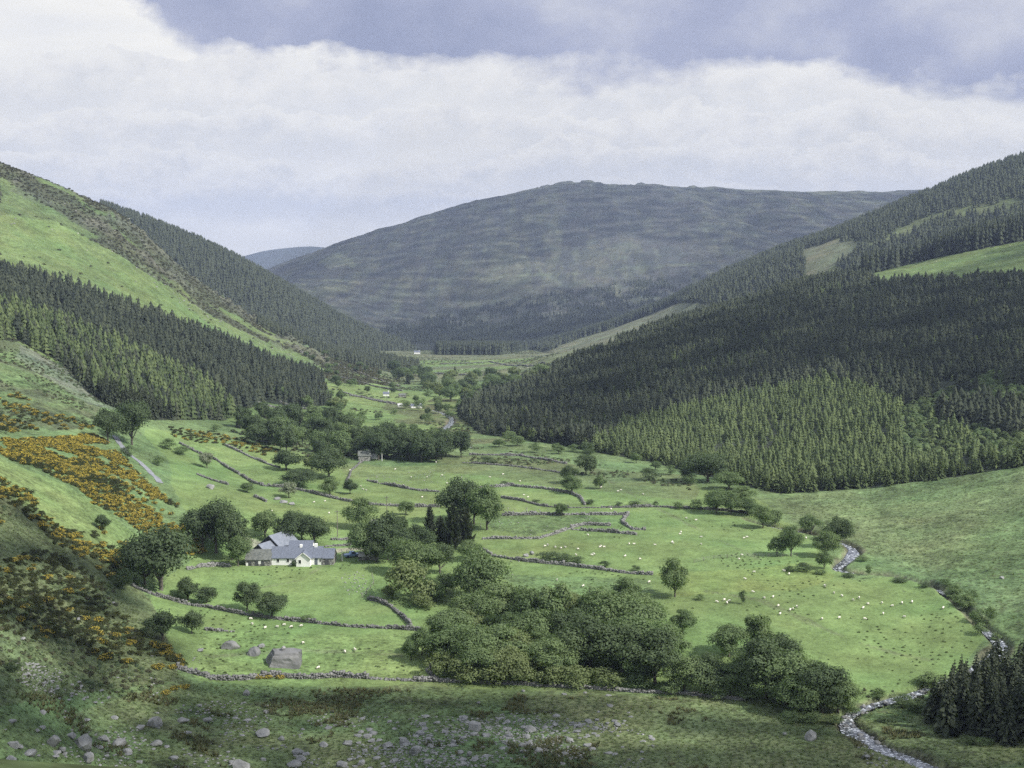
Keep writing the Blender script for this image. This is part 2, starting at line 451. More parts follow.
# ------------------------------------------------------------------ mesh and material helpers
def mesh_np(name, V, Fc, mats=(), smooth_=False, fmat=None):
    V = np.asarray(V, np.float32)
    Fc = np.asarray(Fc, np.int32)
    me = bpy.data.meshes.new(name)
    me.vertices.add(len(V))
    me.vertices.foreach_set('co', V.ravel())
    me.loops.add(Fc.size)
    me.loops.foreach_set('vertex_index', Fc.ravel())
    me.polygons.add(len(Fc))
    me.polygons.foreach_set('loop_start', np.arange(0, Fc.size, Fc.shape[1], dtype=np.int32))
    for m_ in mats:
        me.materials.append(m_)
    if fmat is not None:
        me.polygons.foreach_set('material_index', np.asarray(fmat, np.int32))
    if smooth_:
        me.polygons.foreach_set('use_smooth', np.ones(len(Fc), bool))
    me.update(calc_edges=True)
    me.validate()
    return me


def link(name, me, parent=None, loc=(0, 0, 0), rot=0.0, scale=(1, 1, 1)):
    o = bpy.data.objects.new(name, me)
    COL.objects.link(o)
    o.parent = parent
    o.location = loc
    o.rotation_euler = (0, 0, rot)
    o.scale = scale
    return o


def tag(o, label, cat, group=None, kind=None):
    o['label'] = label
    if cat:
        o['category'] = cat
    if group:
        o['group'] = group
    if kind:
        o['kind'] = kind
    return o


class NT:
    def __init__(self, mat):
        mat.use_nodes = True
        self.t = mat.node_tree
        self.t.nodes.clear()

    def n(self, typ, **kw):
        nd = self.t.nodes.new(typ)
        for k, v in kw.items():
            if k.startswith('i_'):
                key = k[2:]
                nd.inputs[int(key) if key.isdigit() else key.replace('_', ' ')].default_value = v
            else:
                setattr(nd, k, v)
        return nd

    def l(self, a, b):
        self.t.links.new(a, b)

    def math(self, op, a, b=None, c=None, clamp=False):
        nd = self.t.nodes.new('ShaderNodeMath')
        nd.operation = op
        nd.use_clamp = clamp
        for i, v in enumerate((a, b, c)):
            if v is None:
                continue
            if hasattr(v, 'is_linked') or hasattr(v, 'links'):
                self.l(v, nd.inputs[i])
            else:
                nd.inputs[i].default_value = v
        return nd.outputs[0]

    def mix(self, fac, a, b, mode='MIX'):
        nd = self.t.nodes.new('ShaderNodeMix')
        nd.data_type = 'RGBA'
        nd.blend_type = mode
        for i, v in ((0, fac), (6, a), (7, b)):
            if hasattr(v, 'links'):
                self.l(v, nd.inputs[i])
            else:
                nd.inputs[i].default_value = v if i == 0 else (tuple(v) + (1,))[:4]
        return nd.outputs[2]

    def ramp(self, fac, stops, interp='LINEAR'):
        nd = self.t.nodes.new('ShaderNodeValToRGB')
        nd.color_ramp.interpolation = interp
        e = nd.color_ramp.elements
        while len(e) < len(stops):
            e.new(0.5)
        for q, (p, c) in zip(e, stops):
            q.position = p
            q.color = (tuple(c) + (1,))[:4] if hasattr(c, '__len__') else (c, c, c, 1)
        self.l(fac, nd.inputs[0])
        return nd.outputs[0]


def noise_mat(name, c1, c2, scale=1.0, rough=0.9, bump=0.0, spec=0.2, coords='Object', metallic=0.0, detail=5, lo=0.35, hi=0.65):
    m_ = bpy.data.materials.new(name)
    t = NT(m_)
    tc = t.n('ShaderNodeTexCoord')
    nz = t.n('ShaderNodeTexNoise', i_Scale=scale, i_Detail=float(detail), i_Roughness=0.6)
    t.l(tc.outputs[coords], nz.inputs['Vector'])
    r = t.ramp(nz.outputs[0], [(lo, c1), (hi, c2)])
    b = t.n('ShaderNodeBsdfPrincipled', i_Roughness=rough, i_Metallic=metallic)
    b.inputs['Specular IOR Level'].default_value = spec
    t.l(r, b.inputs['Base Color'])
    if bump:
        bp = t.n('ShaderNodeBump', i_Strength=bump, i_Distance=0.1)
        t.l(nz.outputs[0], bp.inputs['Height'])
        t.l(bp.outputs[0], b.inputs['Normal'])
    o = t.n('ShaderNodeOutputMaterial')
    t.l(b.outputs[0], o.inputs[0])
    return m_


def leaf_mat(name, c1, c2, trans=0.35, world_scale=0.08, var=0.3):
    """foliage: hue drifts between clumps (islands), between trees and slowly over the ground"""
    m_ = bpy.data.materials.new(name)
    t = NT(m_)
    gi = t.n('ShaderNodeNewGeometry')
    oi = t.n('ShaderNodeObjectInfo')
    nz = t.n('ShaderNodeTexNoise', i_Scale=world_scale, i_Detail=3.0)
    t.l(gi.outputs['Position'], nz.inputs['Vector'])
    f1 = t.math('MULTIPLY', gi.outputs['Random Per Island'], 0.35)
    f2 = t.math('MULTIPLY', oi.outputs['Random'], 0.4)
    f3 = t.math('MULTIPLY_ADD', nz.outputs[0], 1.2, -0.45)
    ta = t.n('ShaderNodeAttribute', attribute_name='tone')
    f4 = t.math('MULTIPLY', ta.outputs['Fac'], 0.8)
    f = t.math('ADD', t.math('ADD', t.math('ADD', f1, f2), f3), f4, clamp=True)
    c = t.mix(f, c1, c2)
    d = t.n('ShaderNodeBsdfDiffuse')
    tr_ = t.n('ShaderNodeBsdfTranslucent')
    t.l(c, d.inputs[0])
    c3 = t.mix(1.0, c, (1.0, 1.15, 0.6), 'MULTIPLY')
    t.l(c3, tr_.inputs[0])
    mx = t.n('ShaderNodeMixShader', i_0=trans)
    t.l(d.outputs[0], mx.inputs[1])
    t.l(tr_.outputs[0], mx.inputs[2])
    o = t.n('ShaderNodeOutputMaterial')
    t.l(mx.outputs[0], o.inputs[0])
    return m_


M = {}
M['leaf_dark'] = leaf_mat('dark_leaves', (0.072, 0.104, 0.060), (0.130, 0.172, 0.092), 0.4)
M['leaf_mid'] = leaf_mat('green_leaves', (0.112, 0.166, 0.082), (0.205, 0.265, 0.130), 0.4)
M['leaf_pale'] = leaf_mat('pale_leaves', (0.14, 0.18, 0.08), (0.20, 0.24, 0.115))
M['blossom'] = leaf_mat('hawthorn_blossom', (0.09, 0.13, 0.06), (0.42, 0.44, 0.34))
M['needle'] = leaf_mat('spruce_needles', (0.040, 0.052, 0.040), (0.086, 0.102, 0.066), 0.25, 0.05)
M['needle_young_lit'] = leaf_mat('young_and_sunlit_spruce_needles', (0.066, 0.094, 0.046), (0.142, 0.182, 0.082), 0.25, 0.04)  # lighter needles: young trees, and trees painted as sunlit
M['gorse'] = leaf_mat('gorse_foliage', (0.036, 0.046, 0.022), (0.070, 0.078, 0.034), 0.1)
M['gorse_flower'] = leaf_mat('gorse_flowers', (0.42, 0.34, 0.06), (0.58, 0.46, 0.10), 0.2)
M['scrub'] = leaf_mat('heather_scrub', (0.040, 0.044, 0.030), (0.075, 0.078, 0.045), 0.1)
M['rush'] = leaf_mat('rush_blades', (0.075, 0.085, 0.042), (0.135, 0.130, 0.065), 0.2)
M['weed'] = leaf_mat('dock_leaves', (0.06, 0.085, 0.035), (0.10, 0.13, 0.055), 0.2)
M['tuft'] = leaf_mat('grass_blades', (0.085, 0.125, 0.045), (0.150, 0.190, 0.080), 0.2)
M['bark'] = noise_mat('bark', (0.07, 0.062, 0.05), (0.16, 0.15, 0.13), 3, 0.95, 0.4)
M['stone'] = noise_mat('grey_granite', (0.14, 0.145, 0.145), (0.34, 0.34, 0.33), 1.3, 0.9, 0.6, lo=0.3, hi=0.7)
M['stone_dark'] = noise_mat('weathered_granite', (0.10, 0.105, 0.11), (0.22, 0.22, 0.215), 0.9, 0.9, 0.6, lo=0.3, hi=0.7)
M['wall_stone'] = leaf_mat('dry_stone', (0.08, 0.082, 0.08), (0.28, 0.28, 0.27), 0.0, 0.3)

# ground
gm = bpy.data.materials.new('turf_and_heath')
t = NT(gm)
ca = t.n('ShaderNodeVertexColor', layer_name='cover')
geo = t.n('ShaderNodeNewGeometry')
rgh = ca.outputs['Alpha']


def gn(scale, detail=4.0, rough=0.6):
    q = t.n('ShaderNodeTexNoise', i_Scale=scale, i_Detail=detail, i_Roughness=rough)
    t.l(geo.outputs['Position'], q.inputs['Vector'])
    return q.outputs[0]


a1 = gn(1.1, 4.0, 0.7)
a2 = gn(0.22, 5.0, 0.65)
a3 = gn(0.035, 5.0, 0.6)
amp = t.math('MULTIPLY_ADD', rgh, 1.1, 0.45)
s1 = t.math('MULTIPLY', t.math('SUBTRACT', a1, 0.5), 2.2)
s2 = t.math('MULTIPLY', t.math('SUBTRACT', a2, 0.5), 1.9)
s3 = t.math('MULTIPLY', t.math('SUBTRACT', a3, 0.5), 1.1)
k = t.math('MULTIPLY_ADD', t.math('ADD', t.math('ADD', s1, s2), s3), amp, 1.0)
k = t.math('MAXIMUM', k, 0.35)
cc = t.n('ShaderNodeVectorMath', operation='SCALE')
t.l(ca.outputs['Color'], cc.inputs[0])
t.l(k, cc.inputs['Scale'])
# dark tussocks scattered over the rough ground
vo = t.n('ShaderNodeTexVoronoi', i_Scale=0.33)
t.l(geo.outputs['Position'], vo.inputs['Vector'])
tus = t.math('LESS_THAN', vo.outputs['Distance'], t.math('MULTIPLY', t.math('SUBTRACT', a2, 0.36), t.math('MULTIPLY_ADD', rgh, 1.4, 0.45)))
c2 = t.mix(t.math('MULTIPLY', tus, 0.6), cc.outputs[0], (0.055, 0.066, 0.034))
straw = t.ramp(gn(0.5, 3.0), [(0.55, 0.0), (0.75, 1.0)])
c3 = t.mix(t.math('MULTIPLY', t.math('MULTIPLY', straw, rgh), 0.3), c2, (0.19, 0.185, 0.11))
bs = t.n('ShaderNodeBsdfPrincipled', i_Roughness=0.95)
bs.inputs['Specular IOR Level'].default_value = 0.1
t.l(c3, bs.inputs['Base Color'])
bp = t.n('ShaderNodeBump', i_Strength=0.5, i_Distance=0.5)
hh = t.math('ADD', t.math('MULTIPLY', a1, 0.5), t.math('MULTIPLY', a2, 1.5))
t.l(hh, bp.inputs['Height'])
t.l(bp.outputs[0], bs.inputs['Normal'])
o_ = t.n('ShaderNodeOutputMaterial')
t.l(bs.outputs[0], o_.inputs[0])

# terrain mesh
nr, nc = H.shape
V = np.stack([XX, YY, H], -1).reshape(-1, 3)
idx = np.arange(nr * nc).reshape(nr, nc)
FQ = np.stack([idx[:-1, :-1], idx[:-1, 1:], idx[1:, 1:], idx[1:, :-1]], -1).reshape(-1, 4)
me = mesh_np('terrain', V, FQ, [gm], True)
at_ = me.color_attributes.new('cover', 'FLOAT_COLOR', 'POINT')
rgba = np.concatenate([C, ROUGH[..., None]], -1).reshape(-1).astype(np.float32)
at_.data.foreach_set('color', rgba)
tag(link('terrain', me), 'green valley floor with grassy and heathery hillsides', 'terrain', kind='structure')

# ------------------------------------------------------------------ sky, sun, haze, camera
SUN_EL = math.radians(43)
SUN_AZ = math.radians(114)     # clockwise from the viewing direction (+Y)
sd = (math.sin(SUN_AZ) * math.cos(SUN_EL), math.cos(SUN_AZ) * math.cos(SUN_EL), math.sin(SUN_EL))
w = bpy.data.worlds.new('World')
SC.world = w
w.use_nodes = True
t = NT(w)
sky = t.n('ShaderNodeTexSky', sky_type='NISHITA', sun_disc=False)
sky.sun_elevation = SUN_EL
sky.sun_rotation = SUN_AZ
sky.altitude = 300
tc = t.n('ShaderNodeTexCoord')
sp = t.n('ShaderNodeSeparateXYZ')
t.l(tc.outputs['Generated'], sp.inputs[0])
X, Y, Z = sp.outputs
yy = t.math('MAXIMUM', t.math('ABSOLUTE', Y), 0.25)
az = t.math('DIVIDE', X, yy)          # tangent of the bearing
el = t.math('DIVIDE', Z, yy)          # tangent of the elevation


def wnoise(sx, sz, scale, detail=6.0, rough=0.55, off=0.0, lac=2.0):
    cb = t.n('ShaderNodeCombineXYZ')
    t.l(t.math('MULTIPLY', az, sx), cb.inputs[0])
    t.l(t.math('MULTIPLY', el, sz), cb.inputs[2])
    cb.inputs[1].default_value = off
    q = t.n('ShaderNodeTexNoise', i_Scale=scale, i_Detail=detail, i_Roughness=rough, i_Lacunarity=lac)
    t.l(cb.outputs[0], q.inputs['Vector'])
    return q.outputs[0]


puff = wnoise(1.0, 2.0, 9.0, 8.0, 0.55, 3.1)
puff2 = wnoise(1.0, 1.6, 30.0, 6.0, 0.62, 7.7)
broad = wnoise(1.0, 3.5, 3.0, 5.0, 0.5, 1.3)
streak = wnoise(1.0, 6.0, 6.0, 6.0, 0.55, 9.9)
# flat pale air near the horizon, then rows of cumulus, each bright along its top and greyer beneath
cl1 = t.ramp(t.math('ADD', t.math('MULTIPLY', streak, 0.5), t.math('MULTIPLY', puff, 0.5)), [(0.38, (0.95, 0.955, 0.955)), (0.52, (1.03, 1.02, 0.98)), (0.64, (1.12, 1.10, 1.04))])
for top_, thick, off_, amp_, sc_ in ((0.158, 0.060, 2.0, 0.10, 5.0), (0.112, 0.045, 14.0, 0.13, 6.0), (0.078, 0.034, 23.0, 0.12, 7.5), (0.050, 0.024, 31.0, 0.08, 8.0)):
    nA = wnoise(1.0, 1.6, sc_, 9.0, 0.6, off_)
    nB = wnoise(1.0, 1.5, sc_ * 5.0, 8.0, 0.68, off_ + 2)
    tp = t.math('ADD', t.math('MULTIPLY_ADD', t.math('SUBTRACT', nA, 0.5), amp_, top_), t.math('MULTIPLY', t.math('SUBTRACT', nB, 0.5), 0.026))
    dd = t.math('SUBTRACT', tp, el)
    msk = t.math('DIVIDE', dd, t.math('MULTIPLY_ADD', nA, 0.012, -0.0035), clamp=True)
    msk = t.math('MULTIPLY', msk, t.math('SUBTRACT', 1.0, t.math('DIVIDE', dd, thick * 1.6, clamp=True)))
    shd = t.math('ADD', t.math('DIVIDE', dd, thick * 1.25), t.math('MULTIPLY', t.math('SUBTRACT', nB, 0.5), 1.7))
    cj = t.ramp(shd, [(0.0, (0.98, 0.975, 0.95)), (0.28, (0.90, 0.90, 0.90)), (0.6, (0.76, 0.78, 0.82)), (1.0, (0.64, 0.675, 0.76))])
    cl1 = t.mix(msk, cl1, cj)
# heavy blue-grey layer above, ragged lower edge that climbs at the left
edge = t.math('ADD', t.math('MULTIPLY', t.math('SUBTRACT', puff, 0.5), 0.10), t.math('MULTIPLY', t.math('SUBTRACT', puff2, 0.5), 0.040))
lift = t.math('MULTIPLY', t.math('SUBTRACT', -0.23, az), 0.75)
lift = t.math('MAXIMUM', lift, t.math('MULTIPLY', t.math('SUBTRACT', 0.1, az), 0.045))
base = t.math('ADD', t.math('ADD', lift, 0.131), edge)
dh = t.math('SUBTRACT', el, base)
dk = t.math('DIVIDE', dh, t.math('MULTIPLY_ADD', broad, 0.08, -0.02), clamp=True)
lump = wnoise(1.0, 1.5, 5.0, 7.0, 0.55, 41.0)
dsh = t.math('ADD', t.math('ADD', t.math('MULTIPLY', lump, 0.85), t.math('MULTIPLY', puff2, 0.15)), t.math('MULTIPLY', t.math('SUBTRACT', dh, 0.03), 1.2))
dshade = t.ramp(dsh, [(0.41, (0.34, 0.385, 0.56)), (0.52, (0.44, 0.48, 0.65)), (0.66, (0.70, 0.72, 0.80))])
cl2 = t.mix(t.math('MULTIPLY', dk, 0.97), cl1, dshade)
# above the frame: broken cloud, blue between
hi = wnoise(0.8, 0.8, 2.2, 6.0, 0.6, 5.0)
cov = t.ramp(hi, [(0.40, 0.35), (0.55, 1.0)])
above = t.ramp(Z, [(0.24, 0.0), (0.36, 1.0)])
cvr = t.math('SUBTRACT', 1.0, t.math('MULTIPLY', above, t.math('SUBTRACT', 1.0, cov)))
cl3 = t.mix(above, cl2, (1.0, 1.03, 1.10))
bgc = t.n('ShaderNodeBackground', i_Strength=0.49)
t.l(cl3, bgc.inputs[0])
bgs = t.n('ShaderNodeBackground', i_Strength=0.10)
t.l(sky.outputs[0], bgs.inputs[0])
mx = t.n('ShaderNodeMixShader')
t.l(cvr, mx.inputs[0])
t.l(bgs.outputs[0], mx.inputs[1])
t.l(bgc.outputs[0], mx.inputs[2])
o_ = t.n('ShaderNodeOutputWorld')
t.l(mx.outputs[0], o_.inputs[0])

from mathutils import Vector
sl = bpy.data.lights.new('sun', 'SUN')
sl.energy = 3.4
sl.angle = math.radians(0.5)
sl.color = (1.0, 0.955, 0.88)
so = bpy.data.objects.new('sun', sl)
COL.objects.link(so)
so.rotation_euler = Vector(sd).to_track_quat('Z', 'Y').to_euler()

cam = bpy.data.cameras.new('camera')
cam.sensor_width = 36
cam.lens = 36 * F / 1024
cam.clip_start = 0.5
cam.clip_end = 40000
co = bpy.data.objects.new('camera', cam)
COL.objects.link(co)
co.location = (0, 0, CZ)
co.rotation_euler = (PI / 2 - TH, 0, 0)
SC.camera = co

SC.view_settings.view_transform = 'Standard'
SC.view_settings.look = 'None'
SC.view_settings.exposure = 0.90
SC.view_settings.gamma = 1.0
SC.render.engine = 'CYCLES'
SC.cycles.max_bounces = 5
SC.cycles.diffuse_bounces = 2
SC.cycles.glossy_bounces = 2
SC.cycles.transmission_bounces = 3
SC.cycles.volume_bounces = 0
SC.cycles.transparent_max_bounces = 4
SC.cycles.use_denoising = False
SC.cycles.use_adaptive_sampling = True
SC.cycles.adaptive_threshold = 0.02


def box_mesh(name, x0, x1, y0, y1, z0, z1, mats=()):
    V_ = [(x, y, z) for z in (z0, z1) for x, y in ((x0, y0), (x1, y0), (x1, y1), (x0, y1))]
    F_ = [(3, 2, 1, 0), (4, 5, 6, 7), (0, 1, 5, 4), (1, 2, 6, 5), (2, 3, 7, 6), (3, 0, 4, 7)]
    return mesh_np(name, V_, F_, mats)


hm = bpy.data.materials.new('air')
t = NT(hm)
pv = t.n('ShaderNodeVolumePrincipled')
pv.inputs['Color'].default_value = (0.56, 0.68, 1.0, 1)
pv.inputs['Density'].default_value = 0.000074
pv.inputs['Anisotropy'].default_value = 0.1
o_ = t.n('ShaderNodeOutputMaterial')
t.l(pv.outputs[0], o_.inputs['Volume'])
zlo, zhi = float(H.min()), float(H.max())
hb = link('haze', box_mesh('haze', -10200, 10200, -60, 10600, zlo - 3, zhi + 25, [hm]))
tag(hb, 'thin blue haze over the far hills', 'haze', kind='stuff')
# ------------------------------------------------------------------ foliage meshes (unit height, unit width)
def quads_from(c, a, b):
    """quads centred at c spanned by half-vectors a, b"""
    V_ = np.stack([c - a, c - b * 0.7, c + a, c + b], 1).reshape(-1, 3)
    F_ = np.arange(len(V_)).reshape(-1, 4)
    return V_, F_


def tube(P_, R_, n=6):
    """tapered tube along points"""
    P_ = np.array(P_, float)
    V_, F_ = [], []
    for i, p in enumerate(P_):
        d = P_[min(i + 1, len(P_) - 1)] - P_[max(i - 1, 0)]
        d /= np.linalg.norm(d) + 1e-9
        u = np.cross(d, [0.3, 0.9, 0.1])
        u /= np.linalg.norm(u)
        v = np.cross(d, u)
        for k_ in range(n):
            a = 2 * PI * k_ / n
            V_.append(p + R_[i] * (u * math.cos(a) + v * math.sin(a)))
        if i:
            for k_ in range(n):
                F_.append(((i - 1) * n + k_, (i - 1) * n + (k_ + 1) % n, i * n + (k_ + 1) % n, i * n + k_))
    return V_, F_


def merge(parts):
    V_, F_ = [], []
    o = 0
    for v, f in parts:
        V_.append(np.asarray(v, float))
        F_.append(np.asarray(f) + o)
        o += len(v)
    return np.concatenate(V_), np.concatenate(F_)


def rnd_dirs(n, rng):
    d = rng.normal(size=(n, 3))
    return d / np.linalg.norm(d, axis=1)[:, None]


def crown(seed, nleaf=4600, lobes=22, z0=0.16, flat=1.0, leaf=0.023, spread=0.33, tall=False, open_=0.0):
    rng = np.random.default_rng(seed)
    cs, rs = [], []
    for i in range(lobes):
        for _ in range(30):
            p = rng.uniform(-1, 1, 3)
            if np.linalg.norm(p) < 1 and np.linalg.norm(p) > 0.25:
                break
        p = p * np.array([0.34, 0.34, (0.93 - z0) * 0.36])
        zc = (z0 + 0.96) / 2
        if not tall:
            # broader below, rounded above
            sh = 1.0 - 0.35 * max(0, p[2] / (0.36 * (0.93 - z0)))
            p[:2] *= sh
        cs.append(p + np.array([0, 0, zc]))
        rs.append(rng.uniform(0.07, 0.18) * (1.0 if not tall else 0.8))
    cs = np.array(cs)
    rs = np.array(rs)
    w_ = rs ** 2 / (rs ** 2).sum()
    li = rng.choice(lobes, nleaf, p=w_)
    d = rnd_dirs(nleaf, rng)
    d[:, 2] = np.abs(d[:, 2]) * rng.choice([1, 1, 1, -0.7], nleaf)
    d /= np.linalg.norm(d, axis=1)[:, None]
    rr = rs[li] * (1 + rng.normal(0, 0.22, nleaf)) * (0.75 + 0.35 * rng.random(nleaf))
    c = cs[li] + d * rr[:, None] * np.array([1.05, 1.05, 1.0])
    nrm = d + rng.normal(0, 0.33, (nleaf, 3))
    nrm /= np.linalg.norm(nrm, axis=1)[:, None]
    a = np.cross(nrm, rnd_dirs(nleaf, rng))
    a /= np.linalg.norm(a, axis=1)[:, None] + 1e-9
    b = np.cross(nrm, a)
    sz = leaf * rng.uniform(0.6, 1.5, nleaf)[:, None]
    V_, F_ = quads_from(c, a * sz, b * sz * 0.8)
    # normalise
    V_[:, :2] /= (np.percentile(np.abs(V_[:, :2]), 99) * 2)
    V_[:, 2] = z0 + (V_[:, 2] - V_[:, 2].min()) / (V_[:, 2].max() - V_[:, 2].min()) * (1 - z0)
    return V_, F_, cs


def trunk_of(cs, seed, z0):
    rng = np.random.default_rng(seed)
    parts = [tube([(0, 0, -0.04), (0.005, 0, z0 * 0.6), (0.01, 0.01, z0 + 0.15), (0, 0, 0.62)], [0.034, 0.026, 0.02, 0.008])]
    for c in cs[rng.choice(len(cs), min(6, len(cs)), replace=False)]:
        st = np.array([0, 0, z0 * rng.uniform(0.7, 1.4)])
        mid = (st + c) / 2 + np.array([0, 0, -0.03])
        parts.append(tube([st, mid, c], [0.016, 0.011, 0.004], 5))
    return merge(parts)


PROTO = {}


def build_broad():
    for ki, (kind, mat, kw) in enumerate([
            ('o', 'leaf_dark', dict(z0=0.14)), ('m', 'leaf_mid', dict(z0=0.14)), ('p', 'leaf_pale', dict(z0=0.10)),
            ('b', 'blossom', dict(z0=0.18)), ('s', 'leaf_mid', dict(z0=0.0, nleaf=1800)), ('d', 'leaf_dark', dict(z0=0.0, nleaf=1800)),
            ('t', 'leaf_mid', dict(z0=0.12, tall=True)), ('g', 'leaf_pale', dict(z0=0.0, nleaf=2200))]):
        L_ = []
        for v in range(4):
            V_, F_, cs = crown(100 + ki * 10 + v, **kw)
            cm = mesh_np('crown_' + mat, V_, F_, [M[mat]])
            tv, tf = trunk_of(cs, 50 + ki * 10 + v, max(kw['z0'], 0.08))
            tm = mesh_np('trunk_mesh', tv, tf, [M['bark']], True)
            L_.append((cm, tm))
        PROTO[kind] = L_
    # bigger trees carry more and relatively smaller leaves
    for kind, mat, sd_ in (('O', 'leaf_dark', 410), ('M', 'leaf_mid', 430), ('P', 'leaf_pale', 450)):
        L_ = []
        for v in range(4):
            V_, F_, cs = crown(sd_ + v, nleaf=8500, lobes=24, z0=0.13, leaf=0.0165)
            tv, tf = trunk_of(cs, sd_ + v, 0.13)
            L_.append((mesh_np('crown_' + mat, V_, F_, [M[mat]]), mesh_np('trunk_mesh', tv, tf, [M['bark']], True)))
        PROTO[kind] = L_


def conifer(seed, whorls=15, nb=9, narrow=False):
    rng = np.random.default_rng(seed)
    C_, A_, B_ = [], [], []
    for i in range(whorls):
        f = i / (whorls - 1)
        z = 0.10 + 0.88 * f ** 0.92
        R_ = 0.5 * (1 - f) ** (0.85 if not narrow else 0.5) + 0.02
        for k_ in range(nb):
            a = 2 * PI * (k_ + rng.random() * 0.8) / nb + i * 0.7
            r = R_ * rng.uniform(0.72, 1.12)
            d = np.array([math.cos(a), math.sin(a), 0])
            droop = -0.22 if not narrow else 0.5
            for q in (0.35, 0.75):
                L2 = r * (0.5 if q < .5 else 0.4)
                cc_ = d * r * q + np.array([0, 0, z + droop * r * q * 0.5 + rng.normal(0, 0.008)])
                ax = (d + np.array([0, 0, droop + rng.normal(0, .15)])) * L2
                sd_ = np.array([-d[1], d[0], rng.normal(0, 0.35)]) * max(0.035, r * 0.26)
                C_.append(cc_)
                A_.append(ax)
                B_.append(sd_ * 1.0)
    C_.append(np.array([0, 0, 0.97]))
    A_.append(np.array([0, 0, 0.05]))
    B_.append(np.array([0.012, 0, 0]))
    V_, F_ = quads_from(np.array(C_), np.array(A_), np.array(B_))
    return V_, F_


def build_conifers():
    for kind, mat, nar in (('c', 'needle', False), ('y', 'needle', True), ('j', 'needle_young_lit', False)):
        L_ = []
        for v in range(4):
            V_, F_ = conifer(300 + v + ord(kind), narrow=nar)
            cm = mesh_np('crown_' + mat, V_, F_, [M[mat]])
            tv, tf = tube([(0, 0, -0.04), (0, 0, 0.5), (0, 0, 0.95)], [0.022, 0.014, 0.003])
            L_.append((cm, mesh_np('trunk_mesh', tv, tf, [M['bark']], True)))
        PROTO[kind] = L_


build_broad()
build_conifers()
NAMES = {'o': ('broadleaf_tree', 'tree'), 'm': ('broadleaf_tree', 'tree'), 'p': ('willow_tree', 'tree'), 'b': ('hawthorn_tree', 'tree'),
         's': ('shrub', 'shrub'), 'd': ('shrub', 'shrub'), 't': ('broadleaf_tree', 'tree'), 'c': ('spruce_tree', 'conifer'),
         'y': ('cypress_tree', 'conifer'), 'j': ('spruce_tree', 'conifer'), 'g': ('willow_bush', 'bush')}
_pc = [0]


def plant(kind, x, y, h, w_, label, group=None, sink=0.0):
    z = hz(x, y)
    nm_, cat = NAMES[kind]
    big_ = kind in 'omp' and w_ > 7.5 and y < 520
    cm, tm = PROTO[kind.upper() if big_ else kind][_pc[0] % 4]
    _pc[0] += 1
    r = bpy.data.objects.new(nm_, None)
    COL.objects.link(r)
    r.empty_display_size = 0.5
    r.location = (x, y, z - sink)
    r.rotation_euler = (0, 0, random.uniform(0, 6.28))
    r.scale = (w_ * random.uniform(.94, 1.06), w_ * random.uniform(.94, 1.06), h)
    link('crown', cm, r)
    if kind not in 'sdg':
        link('trunk', tm, r)
    tag(r, label, cat, group)
    return r


def plant_px(kind, px, py, hpx, wpx, label, group=None, ymin=120):
    x, y, z = at(px, py, ymin)
    s_ = y / F * (1.12 if kind in 'omt' else 1.0)
    return plant(kind, x, y, hpx * s_, wpx * s_ * (1.06 if kind in 'omt' else 1.0), label, group)


